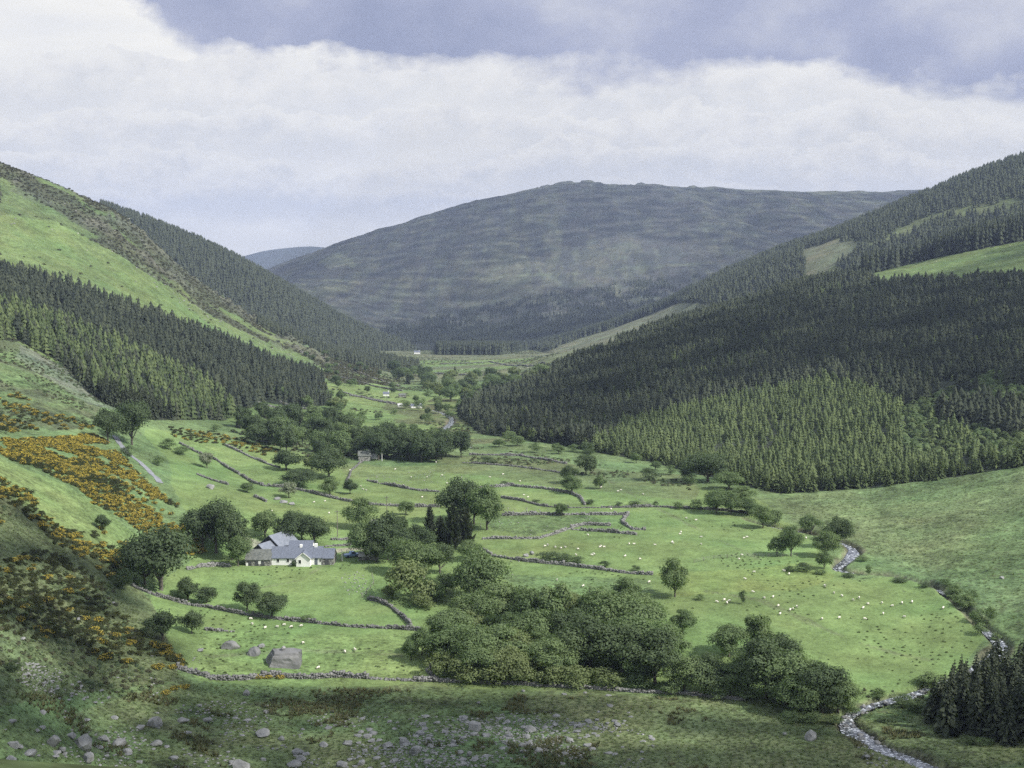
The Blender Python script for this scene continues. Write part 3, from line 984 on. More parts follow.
# ---- single trees of the fields, one by one
T_ = [
    ('m', 675, 597, 38, 27, 'bushy tree alone at the end of the stone wall in the big pasture'),
    ('m', 477, 601, 49, 50, 'large round tree with a bare trunk standing clear above the central wood'),
    ('o', 460, 522, 44, 38, 'tall leafy tree at the gateway behind the dark conifers'),
    ('m', 487, 530, 44, 34, 'spreading tree at the west end of the zigzag walls'),
    ('y', 430, 540, 36, 13, 'slim dark cypress standing alone by the farm trees'),
    ('y', 453, 552, 52, 20, 'tallest dark cypress of the farm shelter belt'),
    ('y', 466, 549, 44, 18, 'dark cypress on the field side of the shelter belt'),
    ('y', 441, 548, 34, 16, 'short dark cypress between two taller ones'),
    ('m', 360, 529, 30, 28, 'round tree at the yard entrance beside the power pole'),
    ('m', 366, 560, 38, 31, 'leafy tree beside the parked blue pickup'),
    ('o', 388, 560, 46, 40, 'large dark tree in front of the rusty shed'),
    ('o', 401, 537, 20, 15, 'small dark tree against the rusty shed'),
    ('g', 408, 600, 42, 56, 'wide pale green willow bush in the corner of the home field'),
    ('g', 392, 598, 17, 24, 'small pale bush in front of the wide willow bush'),
    ('g', 421, 607, 14, 28, 'low pale bush by the broken stone wall'),
    ('s', 436, 602, 22, 22, 'green shrub behind the low pale bush near the broken wall'),
    ('m', 406, 515, 15, 13, 'small round tree alone in the field beyond the rusty shed'),
    ('m', 422, 655, 27, 22, 'small dark tree at the end of the home field wall'),
    ('m', 729, 657, 32, 34, 'round tree with a forked trunk in the open pasture near the lower wood'),
    ('t', 760, 655, 42, 26, 'upright tree next to the round tree with forked trunk'),
    ('m', 682, 634, 24, 26, 'small leafy tree at the top corner of the central wood'),
    ('m', 763, 528, 22, 20, 'round tree casting its shade on the pasture by the first river bend'),
    ('m', 775, 526, 16, 14, 'small tree beside the round tree by the first river bend'),
    ('m', 791, 556, 30, 21, 'tree with two crowns at the fence end by the river'),
    ('m', 777, 556, 20, 15, 'small leaning tree at the fence end by the river'),
    ('m', 811, 534, 19, 18, 'round tree between the fence and the river pool'),
    ('o', 838, 547, 30, 26, 'dark round tree right beside the river pool'),
    ('m', 825, 557, 25, 24, 'spreading tree beside the dark one by the river pool'),
    ('m', 824, 569, 18, 14, 'small tree on the bank below the river pool'),
    ('s', 868, 575, 12, 8, 'tiny upright bush on the bank of the winding stream'),
    ('o', 586, 475, 20, 19, 'dark round tree at the head of the curved stone wall'),
    ('o', 569, 484, 18, 16, 'dark tree behind the pale one by the curved stone wall'),
    ('m', 572, 493, 17, 20, 'pale round tree beside the curved stone wall'),
    ('m', 600, 489, 13, 12, 'little tree with a thin trunk in the small top field'),
    ('d', 649, 480, 13, 27, 'low dark thicket at the foot of the plantation'),
    ('m', 562, 516, 13, 11, 'small bush growing out of the middle stone wall'),
    ('o', 708, 482, 28, 38, 'big dark tree at the corner of the plantation'),
    ('m', 729, 489, 17, 24, 'rounded tree in front of the plantation corner'),
    ('s', 690, 484, 10, 18, 'low bush in the rushes left of the plantation corner tree'),
    ('m', 716, 513, 23, 24, 'leafy tree in the hedge at the top of the big pasture'),
    ('m', 731, 514, 22, 20, 'tree in the middle of the hedge at the top of the big pasture'),
    ('m', 748, 515, 17, 22, 'last tree of the hedge at the top of the big pasture'),
    ('s', 696, 510, 12, 16, 'bush in the hedge at the top of the big pasture'),
    ('s', 679, 509, 8, 14, 'smallest bush in the hedge at the top of the big pasture'),
    ('m', 742, 503, 16, 22, 'tree behind the hedge at the top of the big pasture'),
    ('s', 720, 500, 12, 22, 'bush between the hedge and the plantation corner'),
    ('d', 488, 463, 7, 24, 'low dark thorn thicket on the bank below the plantation'),
    # west side
    ('o', 161, 590, 62, 60, 'huge dark round tree at the foot of the gorse slope'),
    ('o', 145, 585, 44, 36, 'dark tree grown into the uphill side of the huge round one'),
    ('o', 216, 553, 54, 48, 'tall dark tree behind the farm at the edge of the gorse'),
    ('o', 232, 560, 54, 36, 'dark tree nearest the farm roofs on the gorse side'),
    ('m', 238, 566, 30, 24, 'lighter green tree touching the stone outbuilding'),
    ('o', 203, 548, 40, 34, 'dark tree on the uphill side of the farm clump'),
    ('m', 265, 537, 26, 24, 'tree behind the slate barn'),
    ('o', 290, 545, 34, 32, 'dark tree behind the long farmhouse roof'),
    ('o', 314, 546, 29, 28, 'dark tree behind the end of the farmhouse'),
    ('o', 302, 540, 26, 22, 'dark tree between two others behind the farmhouse'),
    ('d', 123, 590, 24, 26, 'dark shrub uphill of the huge round tree'),
    ('o', 188, 600, 22, 25, 'dark bush-like tree on the home field wall below the huge tree'),
    ('o', 207, 603, 15, 19, 'small dark tree on the home field wall'),
    ('o', 247, 611, 28, 25, 'dark round tree with visible trunk on the home field wall'),
    ('o', 272, 617, 25, 29, 'dark dome-shaped tree beside the one with visible trunk'),
    ('o', 163, 640, 28, 26, 'dark tree among the last gorse near the broken wall'),
    ('o', 192, 634, 22, 18, 'small dark tree near the tumbled wall in the lower field'),
    ('o', 103, 531, 16, 14, 'small thorn tree in the green strip between gorse patches'),
    ('d', 14, 673, 15, 19, 'black-green bush alone on the lower slope near the scree'),
    ('s', 308, 621, 7, 15, 'low bush on the home field wall beyond the dome-shaped tree'),
    ('o', 108, 442, 32, 24, 'dark spreading pine on the edge of the lane'),
    ('o', 132, 445, 42, 33, 'largest dark pine above the bend of the road'),
    ('d', 128, 459, 15, 14, 'bush between the road and the gorse'),
    ('b', 207, 468, 16, 17, 'hawthorn in white blossom on the upper field wall'),
    ('s', 159, 466, 12, 15, 'shrub beside the road bend at the top of the gorse'),
    ('s', 168, 449, 12, 16, 'shrub by the end of the lane above the fields'),
    ('s', 181, 454, 9, 16, 'shrub on the upper field wall near the plantation'),
    ('m', 247, 492, 9, 13, 'small bush alone in the sloping field above the farm'),
    ('b', 289, 498, 17, 18, 'pale blossoming hawthorn at the bend of the long wall'),
    ('o', 298, 486, 15, 32, 'flat-topped tree above the blossoming hawthorn'),
    ('o', 286, 470, 20, 24, 'dark tree at the upper edge of the sloping fields'),
    ('p', 312, 471, 18, 20, 'pale tree among dark ones at the top of the fields'),
    ('o', 329, 478, 28, 32, 'largest dark tree on the sloping fields'),
    ('m', 330, 495, 17, 19, 'round-headed tree just above the long field wall'),
    ('o', 350, 494, 15, 13, 'dark little tree beside the round-headed one'),
    ('p', 338, 410, 14, 18, 'bright green tree at the tip of the left plantation'),
    ('s', 216, 432, 9, 14, 'shrub under the left plantation edge'),
    ('m', 411, 660, 22, 16, 'young tree leaning at the corner of the field wall'),
]
T_ += [('m', 405, 574, 34, 34, 'leafy tree in the belt between the farm yard and the pale willow bush'),
    ('m', 424, 578, 32, 30, 'light green tree in the belt just below the cypresses'), ('o', 418, 556, 30, 30, 'dark tree between the rusty shed and the cypresses'),
    ('o', 440, 574, 30, 28, 'dark tree at the foot of the tallest cypress'), ('m', 446, 592, 20, 22, 'small tree on the stony bank left of the large round tree'),
    ('o', 376, 562, 26, 26, 'dark tree between the pickup and the large dark tree'), ('m', 470, 560, 20, 22, 'small tree at the corner where the long walls meet'),
    ('m', 432, 596, 20, 22, 'leafy bush-like tree behind the low pale bush'), ('o', 474, 524, 40, 30, 'tree between two larger ones west of the zigzag walls')]
for e in T_:
    plant_px(*e)

# ---- the wood in the middle of the picture
GW = 'trees of the wood between the home field and the river'
for i, (k_, px, py, h, w_) in enumerate([
        ('m', 452, 640, 26, 30), ('m', 478, 626, 30, 30), ('m', 503, 622, 34, 32), ('m', 528, 628, 36, 32), ('t', 556, 634, 44, 28), ('m', 540, 648, 34, 36),
        ('o', 572, 652, 36, 34), ('m', 604, 640, 44, 44), ('m', 636, 648, 40, 40), ('o', 590, 668, 44, 44), ('o', 622, 672, 44, 42), ('o', 655, 684, 50, 46), ('m', 640, 668, 46, 44),
        ('m', 668, 664, 36, 34), ('m', 640, 622, 26, 30), ('o', 618, 618, 24, 26), ('m', 452, 664, 34, 36), ('m', 476, 668, 38, 38), ('m', 505, 664, 34, 38),
        ('m', 560, 672, 30, 34), ('o', 706, 692, 34, 32), ('m', 684, 692, 32, 32), ('m', 730, 694, 26, 28), ('o', 766, 698, 56, 48), ('m', 786, 704, 46, 42),
        ('m', 806, 702, 36, 34), ('o', 822, 714, 44, 44), ('m', 800, 716, 34, 34), ('m', 838, 712, 30, 30), ('m', 748, 690, 34, 30), ('o', 780, 680, 40, 36)]):
    plant_px(k_, px, py, h * 1.12, w_ * 1.25, {'m': 'mid green tree packed in the wood in front of the big pasture', 'o': 'dark green tree packed in the wood in front of the big pasture',
                                 't': 'slender light tree rising out of the top of the central wood'}[k_], GW if k_ != 't' else None)
for i, (px, py, h, w_) in enumerate([(440, 676, 24, 30), (462, 681, 24, 34), (490, 683, 22, 36), (518, 684, 22, 38), (545, 684, 22, 36), (574, 685, 20, 36), (604, 686, 18, 34),
                                     (500, 664, 32, 34), (530, 660, 28, 32), (433, 662, 20, 20), (560, 664, 24, 30)]):
    plant_px('g', px, py, h * 1.1, w_ * 1.15, 'pale green willow bush along the front edge of the central wood', 'willow bushes at the front of the central wood')
for px, py, h, w_ in [(640, 688, 14, 30), (672, 694, 16, 28), (716, 697, 14, 28), (745, 700, 14, 26), (850, 716, 16, 22), (812, 722, 12, 30), (790, 722, 12, 24), (834, 724, 10, 22)]:
    plant_px('s', px, py, h, w_, 'scrubby bush on the near hem of the lower wood', 'bushes at the foot of the lower wood')
# river bank bushes
for i, (px, py, h, w_, k_) in enumerate([(965, 610, 18, 22, 's'), (958, 603, 10, 18, 's'), (980, 634, 12, 16, 's'), (996, 642, 10, 14, 's'), (950, 597, 7, 14, 's'), (820, 574, 5, 14, 's'), (862, 561, 6, 14, 's'), (848, 577, 4, 14, 'd'), (900, 582, 4, 16, 'd'), (925, 587, 5, 14, 'd'), (977, 627, 20, 20, 's'), (991, 622, 18, 16, 's'), (955, 595, 12, 14, 's'), (971, 600, 12, 16, 's'), (946, 586, 8, 12, 's'),
                                         (902, 706, 12, 26, 'd'), (915, 712, 12, 22, 'd'), (885, 722, 6, 24, 'd'), (938, 702, 14, 24, 's'), (880, 700, 14, 18, 's'), (930, 690, 20, 30, 's'), (970, 744, 9, 20, 'd'),
                                         (804, 571, 9, 22, 'd'), (790, 571, 5, 14, 'd'), (700, 600, 7, 10, 's'), (743, 604, 16, 9, 'd'), (985, 745, 8, 18, 's')]):
    plant_px(k_, px, py, h, w_, 'rounded bush crowding the bank of the winding river' if k_ == 's' else 'low dark bush beside the river or its ditch', 'bushes along the river banks')
# thorn bushes on the walls of the centre
for px, py, h, w_ in [(548, 560, 9, 22), (562, 562, 9, 22), (577, 564, 8, 18), (604, 567, 7, 14), (636, 571, 6, 10), (634, 506, 5, 14), (618, 506, 5, 10), (656, 506, 5, 8), (505, 485, 4, 12), (590, 504, 5, 10), (535, 503, 4, 10)]:
    plant_px('d', px, py, h, w_, 'low dark thorn bush growing along a stone wall in the middle fields', 'thorn bushes on the middle field walls')


def scatter(poly, n, mind, ymin=120, seed=1, ylo=0, yhi=1e9):
    """visible ground points inside an image-shaped patch, at least mind metres apart"""
    rng = np.random.default_rng(seed)
    xs = [p[0] for p in poly]
    ys = [p[1] for p in poly]
    out = []
    tries = 0
    while len(out) < n and tries < n * 40:
        tries += 1
        px, py = rng.uniform(min(xs), max(xs)), rng.uniform(min(ys), max(ys))
        if not inpoly(px, py, poly):
            continue
        x, y, z = at(px, py, ymin)
        if y < ylo or y > yhi:
            continue
        if out and min((x - q[0]) ** 2 + (y - q[1]) ** 2 for q in out) < mind ** 2:
            continue
        out.append((x, y, z))
    return out


rng = np.random.default_rng(5)
for x, y, z in scatter([(432, 672), (436, 632), (470, 605), (560, 600), (640, 606), (668, 640), (690, 668), (700, 688), (640, 688), (560, 682), (470, 680)], 26, 6.0, 120, 99):
    h = rng.uniform(6, 9.5)
    plant('mmp'[rng.integers(3)], x, y, h, h * rng.uniform(0.95, 1.25), 'leafy tree filling the middle of the central wood', 'trees filling the central wood')


def grove(poly, n, mind, hlo, hhi, kinds, label, group, seed, wr=0.9, ymin=120):
    rng = np.random.default_rng(seed)
    for x, y, z in scatter(poly, n, mind, ymin, seed):
        h = rng.uniform(hlo, hhi)
        k_ = kinds[rng.integers(len(kinds))]
        plant(k_, x, y, h, h * wr * rng.uniform(0.8, 1.2) * (0.55 if k_ == 'c' else 1), label, group)


grove([(355, 462), (356, 446), (380, 444), (420, 450), (465, 457), (464, 463)], 24, 4.5, 11, 15, 'oo', 'dark tree in the belt that closes the far side of the fields', 'dark tree belt beyond the fields', 3, 0.85)
grove([(235, 425), (262, 418), (310, 420), (352, 432), (354, 458), (320, 462), (290, 455), (250, 448)], 42, 5, 9, 14, 'omo', 'tree in the mixed wood under the left plantation', 'mixed wood under the left plantation', 4, 0.8)
grove([(420, 378), (470, 378), (530, 378), (560, 376), (520, 388), (478, 402), (462, 415), (440, 402), (425, 392)], 40, 9, 8, 13, 'mmop', 'small tree in the loose wood on the far valley floor', 'loose wood on the far valley floor', 5, 1.1)
grove([(392, 366), (430, 372), (432, 388), (420, 396), (396, 384)], 14, 8, 9, 14, 'omo', 'dark tree in the clump by the distant white houses', 'clump by the distant houses', 6, 0.9)
grove([(400, 398), (430, 398), (470, 408), (476, 426), (452, 426), (440, 418), (405, 412)], 12, 7, 5, 8, 'omms', 'small tree near the far stretch of river', 'small trees near the far river', 7, 1.0)
grove([(300, 345), (380, 372), (400, 395), (370, 404), (340, 390), (285, 352)], 26, 9, 4, 7, 'ommsd', 'thorn tree dotted over the fields below the left spur', 'thorn trees below the left spur', 8, 1.1)
grove([(350, 418), (390, 414), (440, 424), (440, 440), (400, 446), (355, 440)], 16, 7, 4, 7, 'omms', 'small tree on the rough ground before the far river', 'trees on the rough ground before the far river', 9, 1.0)
grove([(476, 428), (520, 444), (600, 454), (670, 470), (690, 482), (640, 466), (560, 456), (500, 448)], 14, 8, 4, 6, 'msd', 'scrubby tree under the edge of the right plantation', 'scrub under the edge of the right plantation', 10, 1.2)
grove([(255, 396), (340, 398), (350, 415), (330, 414), (290, 402)], 10, 7, 6, 9, 'om', 'tree on the bank between the two sloping fields', 'trees between the two sloping fields', 12, 0.9)
for px, py, h in [(262, 420, 24), (284, 424, 26), (301, 428, 24), (347, 442, 20), (240, 428, 22), (272, 432, 20), (408, 384, 12), (455, 376, 11)]:
    plant_px('c', px, py, h, h * 0.5, 'tall dark spruce standing above the mixed wood on the left slope', 'tall spruces above the mixed wood')

def tuft_template(seed, n=26, leaf=0.2):
    rng = np.random.default_rng(seed)
    d = rnd_dirs(n, rng)
    d[:, 2] = np.abs(d[:, 2])
    c = d * [0.42, 0.42, 0.7]
    a_ = np.cross(d, rnd_dirs(n, rng))
    a_ /= np.linalg.norm(a_, axis=1)[:, None]
    b_ = np.cross(d, a_)
    return quads_from(c, a_ * leaf, b_ * leaf)


# ---- spruce plantations
def far_conifer(seed, tiers=4, k_=7):
    rng = np.random.default_rng(seed)
    V_, F_ = [], []
    for i in range(tiers):
        f = i / tiers
        zt = min(1.0, f + 1.45 / tiers)
        zb = f * 0.95 + 0.02
        R_ = 0.5 * (1 - f) ** 0.7
        o = len(V_)
        ox, oy = rng.normal(0, .03, 2)
        V_.append((ox, oy, zt))
        n = k_ * 2
        ph = rng.random() * 6
        for q in range(n):
            a = 2 * PI * q / n + ph
            r = R_ * (rng.uniform(0.75, 1.3) if q % 2 == 0 else rng.uniform(0.35, 0.6))
            V_.append((ox + r * math.cos(a), oy + r * math.sin(a), zb + (0 if q % 2 == 0 else 0.06) + rng.normal(0, 0.025)))
        for q in range(n):
            F_.append((o, o + 1 + q, o + 1 + (q + 1) % n))
    return np.array(V_), np.array(F_)


def mass(name, pts, hs, ws, mats, temps, label, cat=None, kind='stuff', fm=None):
    """one mesh of many plants: pts (n,3), heights, widths"""
    n = len(pts)
    which = RNG.integers(0, len(temps), n)
    Vs, Fs, Ms, Ts = [], [], [], []
    o = 0
    tone = RNG.random(n) ** 1.5 - 0.3
    for k_, (tv, tf) in enumerate(temps):
        I = np.where(which == k_)[0]
        if not len(I):
            continue
        a = RNG.random(len(I)) * 6.283
        ca_, sa = np.cos(a)[:, None], np.sin(a)[:, None]
        x = (tv[None, :, 0] * ca_ - tv[None, :, 1] * sa) * ws[I][:, None] + pts[I, 0][:, None]
        y = (tv[None, :, 0] * sa + tv[None, :, 1] * ca_) * ws[I][:, None] + pts[I, 1][:, None]
        z = tv[None, :, 2] * hs[I][:, None] + pts[I, 2][:, None]
        Vs.append(np.stack([x, y, z], -1).reshape(-1, 3))
        Fs.append((tf[None] + (np.arange(len(I)) * len(tv))[:, None, None] + o).reshape(-1, tf.shape[1]))
        Ts.append(np.repeat(tone[I], len(tv)))
        if fm is not None:
            Ms.append(np.repeat(fm[I], len(tf)))
        o += len(I) * len(tv)
    me_ = mesh_np(name, np.concatenate(Vs), np.concatenate(Fs), mats, False, np.concatenate(Ms) if fm is not None else None)
    at_ = me_.attributes.new('tone', 'FLOAT', 'POINT')
    at_.data.foreach_set('value', np.concatenate(Ts).astype(np.float32))
    return tag(link(name, me_), label, cat, kind=kind)


def lattice(poly, step, y0, y1, ids=(0,), jit=0.45, gaps=0.0, seed=2, row=False):
    """jittered lattice of ground points whose image falls in poly"""
    rng = np.random.default_rng(seed)
    px0, px1 = min(p[0] for p in poly), max(p[0] for p in poly)
    s0, s1 = (px0 - 512) / F, (px1 - 512) / F
    ys = np.arange(y0, y1, step)
    xs = np.arange(min(s0 * y0, s0 * y1), max(s1 * y0, s1 * y1), step)
    gx_, gy_ = np.meshgrid(xs, ys)
    gx_ = (gx_ + rng.uniform(-jit, jit, gx_.shape) * step).ravel()
    gy_ = (gy_ + rng.uniform(-jit, jit, gy_.shape) * step).ravel()
    k_ = (np.abs(gx_ / gy_) < 0.9)
    gx_, gy_ = gx_[k_], gy_[k_]
    z = height(gx_, gy_)
    a, b = project(gx_, gy_, z)
    k_ = inpoly(a, b, poly)
    if gaps:
        k_ &= fbm(gx_, gy_, 26, 3, 77) > gaps
    i = np.clip(np.searchsorted(YR, gy_) - 1, 0, len(YR) - 1)
    j = np.clip(np.searchsorted(sL, gx_ / gy_) - 1, 0, len(sL) - 1)
    k_ &= np.isin(ID[i, j], ids)
    return np.stack([gx_[k_], gy_[k_], z[k_]], -1)


def hidden(pts, lift=0.0):
    """True where nearer ground hides the top of a plant of that height"""
    px, py = project(pts[:, 0], pts[:, 1], pts[:, 2] + lift)
    out = np.zeros(len(pts), bool)
    s, t_ = ray(px, py)
    j = np.clip(np.searchsorted(sL, s), 0, len(sL) - 1)
    for q in range(len(pts)):
        i = np.searchsorted(YR, pts[q, 1]) - 3
        if i > 60:
            out[q] = np.any(H[60:i, j[q]] > CZ + t_[q] * YR[60:i] + 0.3)
    return out


far_t = [far_conifer(s) for s in range(5)]
mid_t = [far_conifer(20 + s, 5, 7) for s in range(5)]
tiny_t = [far_conifer(40 + s, 3, 4) for s in range(4)]
# right plantation
PR = lattice(WOOD_R, 3.7, 450, 1330, (0,), 0.42, seed=5)
pxr, pyr = project(PR[:, 0], PR[:, 1], PR[:, 2])
lim = np.interp(pxr, [450, 560, 640, 700, 760, 830, 880, 940, 1000, 1100], [470, 460, 424, 402, 388, 386, 396, 420, 440, 436]) + 14 * fbm(PR[:, 0], PR[:, 1], 60, 3, 91)
young = (pyr > lim) | (RNG.random(len(PR)) < 0.10 + 0.9 * np.clip(fbm(PR[:, 0], PR[:, 1], 130, 4, 92), 0, 1)) & (RNG.random(len(PR)) < 0.8)  # younger trees low down; their lighter colour also stands in for sunlight
gap = fbm(PR[:, 0], PR[:, 1], 45, 3, 93)
scrubby = inpoly(pxr, pyr, [(900, 410), (1024, 360), (1300, 300), (1300, 440), (1024, 462), (960, 470), (900, 450)])
keep = ~(scrubby & (gap > 0.0)) & ~(np.abs(fbm(PR[:, 0], PR[:, 1], 170, 2, 94)) < 0.012) & ~(fbm(PR[:, 0], PR[:, 1], 9, 2, 95) > 0.42)
PSC = PR[scrubby & (gap > -0.05)]
PR, pxr, pyr, young = PR[keep], pxr[keep], pyr[keep], young[keep]
hr = np.where(young, RNG.uniform(4.0, 7.5, len(PR)), RNG.uniform(5.5, 10.5, len(PR))) * (1 + 0.35 * fbm(PR[:, 0], PR[:, 1], 40, 2, 96))
wr_ = hr * RNG.uniform(0.5, 0.8, len(PR))
hr = hr * np.where(RNG.random(len(PR)) < 0.12, 1.25, 1)
edge_i = np.argsort(PR[:, 1] - 0.0 * PR[:, 0])
front = []
cols = {}
for i in np.argsort(-pyr):
    if not (-5 < pxr[i] < 1030):
        continue
    c_ = int(pxr[i] // 9)
    if cols.get(c_, 0) < 3 and len(front) < 170:
        cols[c_] = cols.get(c_, 0) + 1
        front.append(i)
front = np.array(front)
for i in front:
    plant('j' if young[i] else 'c', PR[i, 0], PR[i, 1], hr[i], wr_[i] * 1.1, 'young spruce in the front rows at the foot of the right plantation' if young[i] else
          'dark spruce in the front rows at the foot of the right plantation', 'front rows of the right plantation')
rest = np.ones(len(PR), bool)
rest[front] = False
near_ = PR[:, 1] < 760
for nm_, mk, tm_, lb in (('spruce_plantation', rest, mid_t, 'dense spruce plantation covering the right hillside, young trees low down coloured lighter, as if sunlit'),):
    mass(nm_, PR[mk] - np.array([0, 0, 0.2]), hr[mk], wr_[mk], [M['needle'], M['needle_young_lit']], tm_, lb, 'plantation', fm=young[mk].astype(int))
mass('scrub_wood', PSC, RNG.uniform(1.5, 4.5, len(PSC)), RNG.uniform(3, 6, len(PSC)), [M['needle_young_lit'], M['leaf_mid']], [tuft_template(60 + q_, 60, 0.13) for q_ in range(4)], 'lighter birch and bramble scrub breaking the right plantation', 'scrub', fm=RNG.integers(0, 2, len(PSC)))
# dark belt above the high field
PB = lattice(WOOD_B, 5, 1250, 1520, (0, 2), seed=6)
hb_ = RNG.uniform(19, 27, len(PB))
mass('spruce_belt', PB, hb_, hb_ * 0.34, [M['needle']], mid_t, 'dark belt of tall spruces above the high right-hand field', 'plantation')
# left plantations
PL = lattice(WOOD_L1, 3.9, 560, 1150, (0,), seed=7)
gl = fbm(PL[:, 0], PL[:, 1], 40, 3, 97)
PL = PL[gl > np.interp(project(PL[:, 0], PL[:, 1], PL[:, 2])[0], [150, 330], [-0.4, -0.05])]
hl = RNG.uniform(6.5, 13.5, len(PL)) * np.interp(project(PL[:, 0], PL[:, 1], PL[:, 2])[0], [200, 330], [1, 0.65]) * (1 + 0.25 * fbm(PL[:, 0], PL[:, 1], 50, 2, 98))
a, b = project(PL[:, 0], PL[:, 1], PL[:, 2])
order = np.argsort(PL[:, 1] + 0)
indiv = [i for i in order if -2 < a[i] < 1026 and b[i] > 330][:60]
for i in indiv:
    plant('c', PL[i, 0], PL[i, 1], hl[i], hl[i] * 0.42, 'dark spruce in the lowest rows of the left plantation', 'lowest rows of the left plantation')
mk = np.ones(len(PL), bool)
mk[indiv] = False
mass('spruce_plantation', PL[mk] - np.array([0, 0, 0.3]), hl[mk], hl[mk] * RNG.uniform(0.42, 0.65, mk.sum()), [M['needle'], M['needle_young_lit']], mid_t, 'dark spruce plantation running down the left hillside in two bands', 'plantation',
     fm=((b[mk] > np.interp(a[mk], [0, 100, 200, 260], [305, 340, 385, 430]) + 8 * fbm(PL[mk, 0], PL[mk, 1], 40, 2, 19)) & (RNG.random(mk.sum()) < 0.75)).astype(int))  # lower band takes the lighter needles, sunlight put into its colour
# second hill on the left, wholly wooded
PC = lattice([(100, 120), (460, 120), (460, 420), (100, 420)], 6.5, 1650, 2420, (1,), seed=8)
PC = PC[~hidden(PC, 14)]
hc = RNG.uniform(7, 15, len(PC))
mass('spruce_forest', PC, hc, hc * RNG.uniform(0.45, 0.7, len(PC)), [M['needle']], tiny_t, 'spruce forest cloaking the second hill on the left', 'forest')
# ridge on the right
PE = lattice([(430, 100), (1060, 100), (1060, 420), (430, 420)], 7.0, 1500, 2450, (2,), seed=9)
a, b = project(PE[:, 0], PE[:, 1], PE[:, 2])
clr = inpoly(a + 10 * fbm(PE[:, 0], PE[:, 1], 80, 3, 33), b, [(510, 372), (560, 345), (612, 329), (640, 318), (672, 303), (712, 305), (700, 330), (560, 380)]) | \
    inpoly(a, b + 16 * fbm(PE[:, 0], PE[:, 1], 60, 3, 34), [(800, 250), (850, 238), (870, 246), (845, 262), (812, 285), (796, 290), (806, 268)]) | \
    inpoly(a, b + 18 * fbm(PE[:, 0], PE[:, 1], 70, 3, 35), [(870, 236), (960, 212), (1024, 196), (1024, 206), (960, 220), (880, 244)])
PE = PE[~clr]
PE = PE[~hidden(PE, 14)]
he_ = RNG.uniform(7, 15, len(PE))
mass('spruce_forest', PE, he_, he_ * RNG.uniform(0.45, 0.7, len(PE)), [M['needle']], tiny_t, 'spruce forest along the long ridge on the right', 'forest')
# tongue of forest across the head of the valley, under the far mountain
TONG = [(436, 346), (470, 341), (560, 330), (640, 305), (690, 288), (695, 296), (652, 314), (612, 329), (562, 344), (500, 355), (436, 355)]
PT = lattice(TONG, 6.0, 1800, 3000, (0, 2, 3), seed=10)
PT = PT[~hidden(PT, 14)]
ht = RNG.uniform(13, 20, len(PT))
mass('spruce_belt', PT, ht, ht * 0.42, [M['needle']], tiny_t, 'dark tongue of spruces across the head of the valley', 'plantation')
FOOT = [(380, 330), (430, 318), (520, 300), (640, 280), (700, 276), (650, 305), (520, 335), (440, 345), (380, 345)]
PT = lattice(FOOT, 9, 2600, 3500, (3,), seed=12, gaps=-0.05)
PT = PT[~hidden(PT, 12)]
ht = RNG.uniform(8, 14, len(PT))
mass('spruce_forest', PT, ht, ht * 0.45, [M['needle']], tiny_t, 'patchy dark wood on the lower flank of the far mountain', 'forest')
# shelter strip that comes down between second hill and the left spur
STR = [(255, 318), (300, 338), (360, 352), (420, 366), (412, 374), (360, 366), (300, 350), (262, 334)]
PT = lattice(STR, 6, 1300, 1900, (0,), seed=13)
if len(PT):
    PT = PT[~hidden(PT, 10)]
    ht = RNG.uniform(8, 12, len(PT))
    mass('spruce_belt', PT, ht, ht * 0.45, [M['needle']], tiny_t, 'strip of spruces behind the rocky left spur', 'plantation')
# clump of spruces on the right, near the river
cl = lattice([(928, 720), (945, 700), (975, 690), (1030, 676), (1110, 672), (1130, 750), (1000, 748), (945, 736)], 3.7, 225, 300, (0,), seed=14)
for x, y, z in cl:
    if abs(x / y) < 0.45:
        h = random.uniform(8.5, 12.5)
        plant('c', x, y, h, h * 0.46, 'tall dark spruce in the close clump beside the lower river', 'spruce clump beside the lower river')
for px, py, h, w_ in [(975, 700, 52, 24), (1003, 705, 66, 26), (962, 712, 44, 26), (940, 722, 34, 22), (952, 734, 30, 22)]:
    plant_px('c', px, py, h, w_, 'tall dark spruce in the close clump beside the lower river', 'spruce clump beside the lower river')

# ------------------------------------------------------------------ gorse
def bush_template(seed, n=420, leaf=0.055):
    rng = np.random.default_rng(seed)
    lob = rng.uniform(-0.28, 0.28, (6, 3)) * [1, 1, 0.3] + [0, 0, 0.45]
    rs = rng.uniform(0.2, 0.32, 6)
    li = rng.integers(0, 6, n)
    d = rnd_dirs(n, rng)
    d[:, 2] = np.abs(d[:, 2])
    c = lob[li] + d * rs[li][:, None] * [1, 1, 1.4]
    c[:, 2] = np.maximum(c[:, 2] - 0.25, 0.0)
    nr_ = d + rng.normal(0, .4, (n, 3))
    a_ = np.cross(nr_, rnd_dirs(n, rng))
    a_ /= np.linalg.norm(a_, axis=1)[:, None]
    b_ = np.cross(nr_ / np.linalg.norm(nr_, axis=1)[:, None], a_)
    V_, F_ = quads_from(c, a_ * leaf, b_ * leaf)
    return V_, F_, c, d


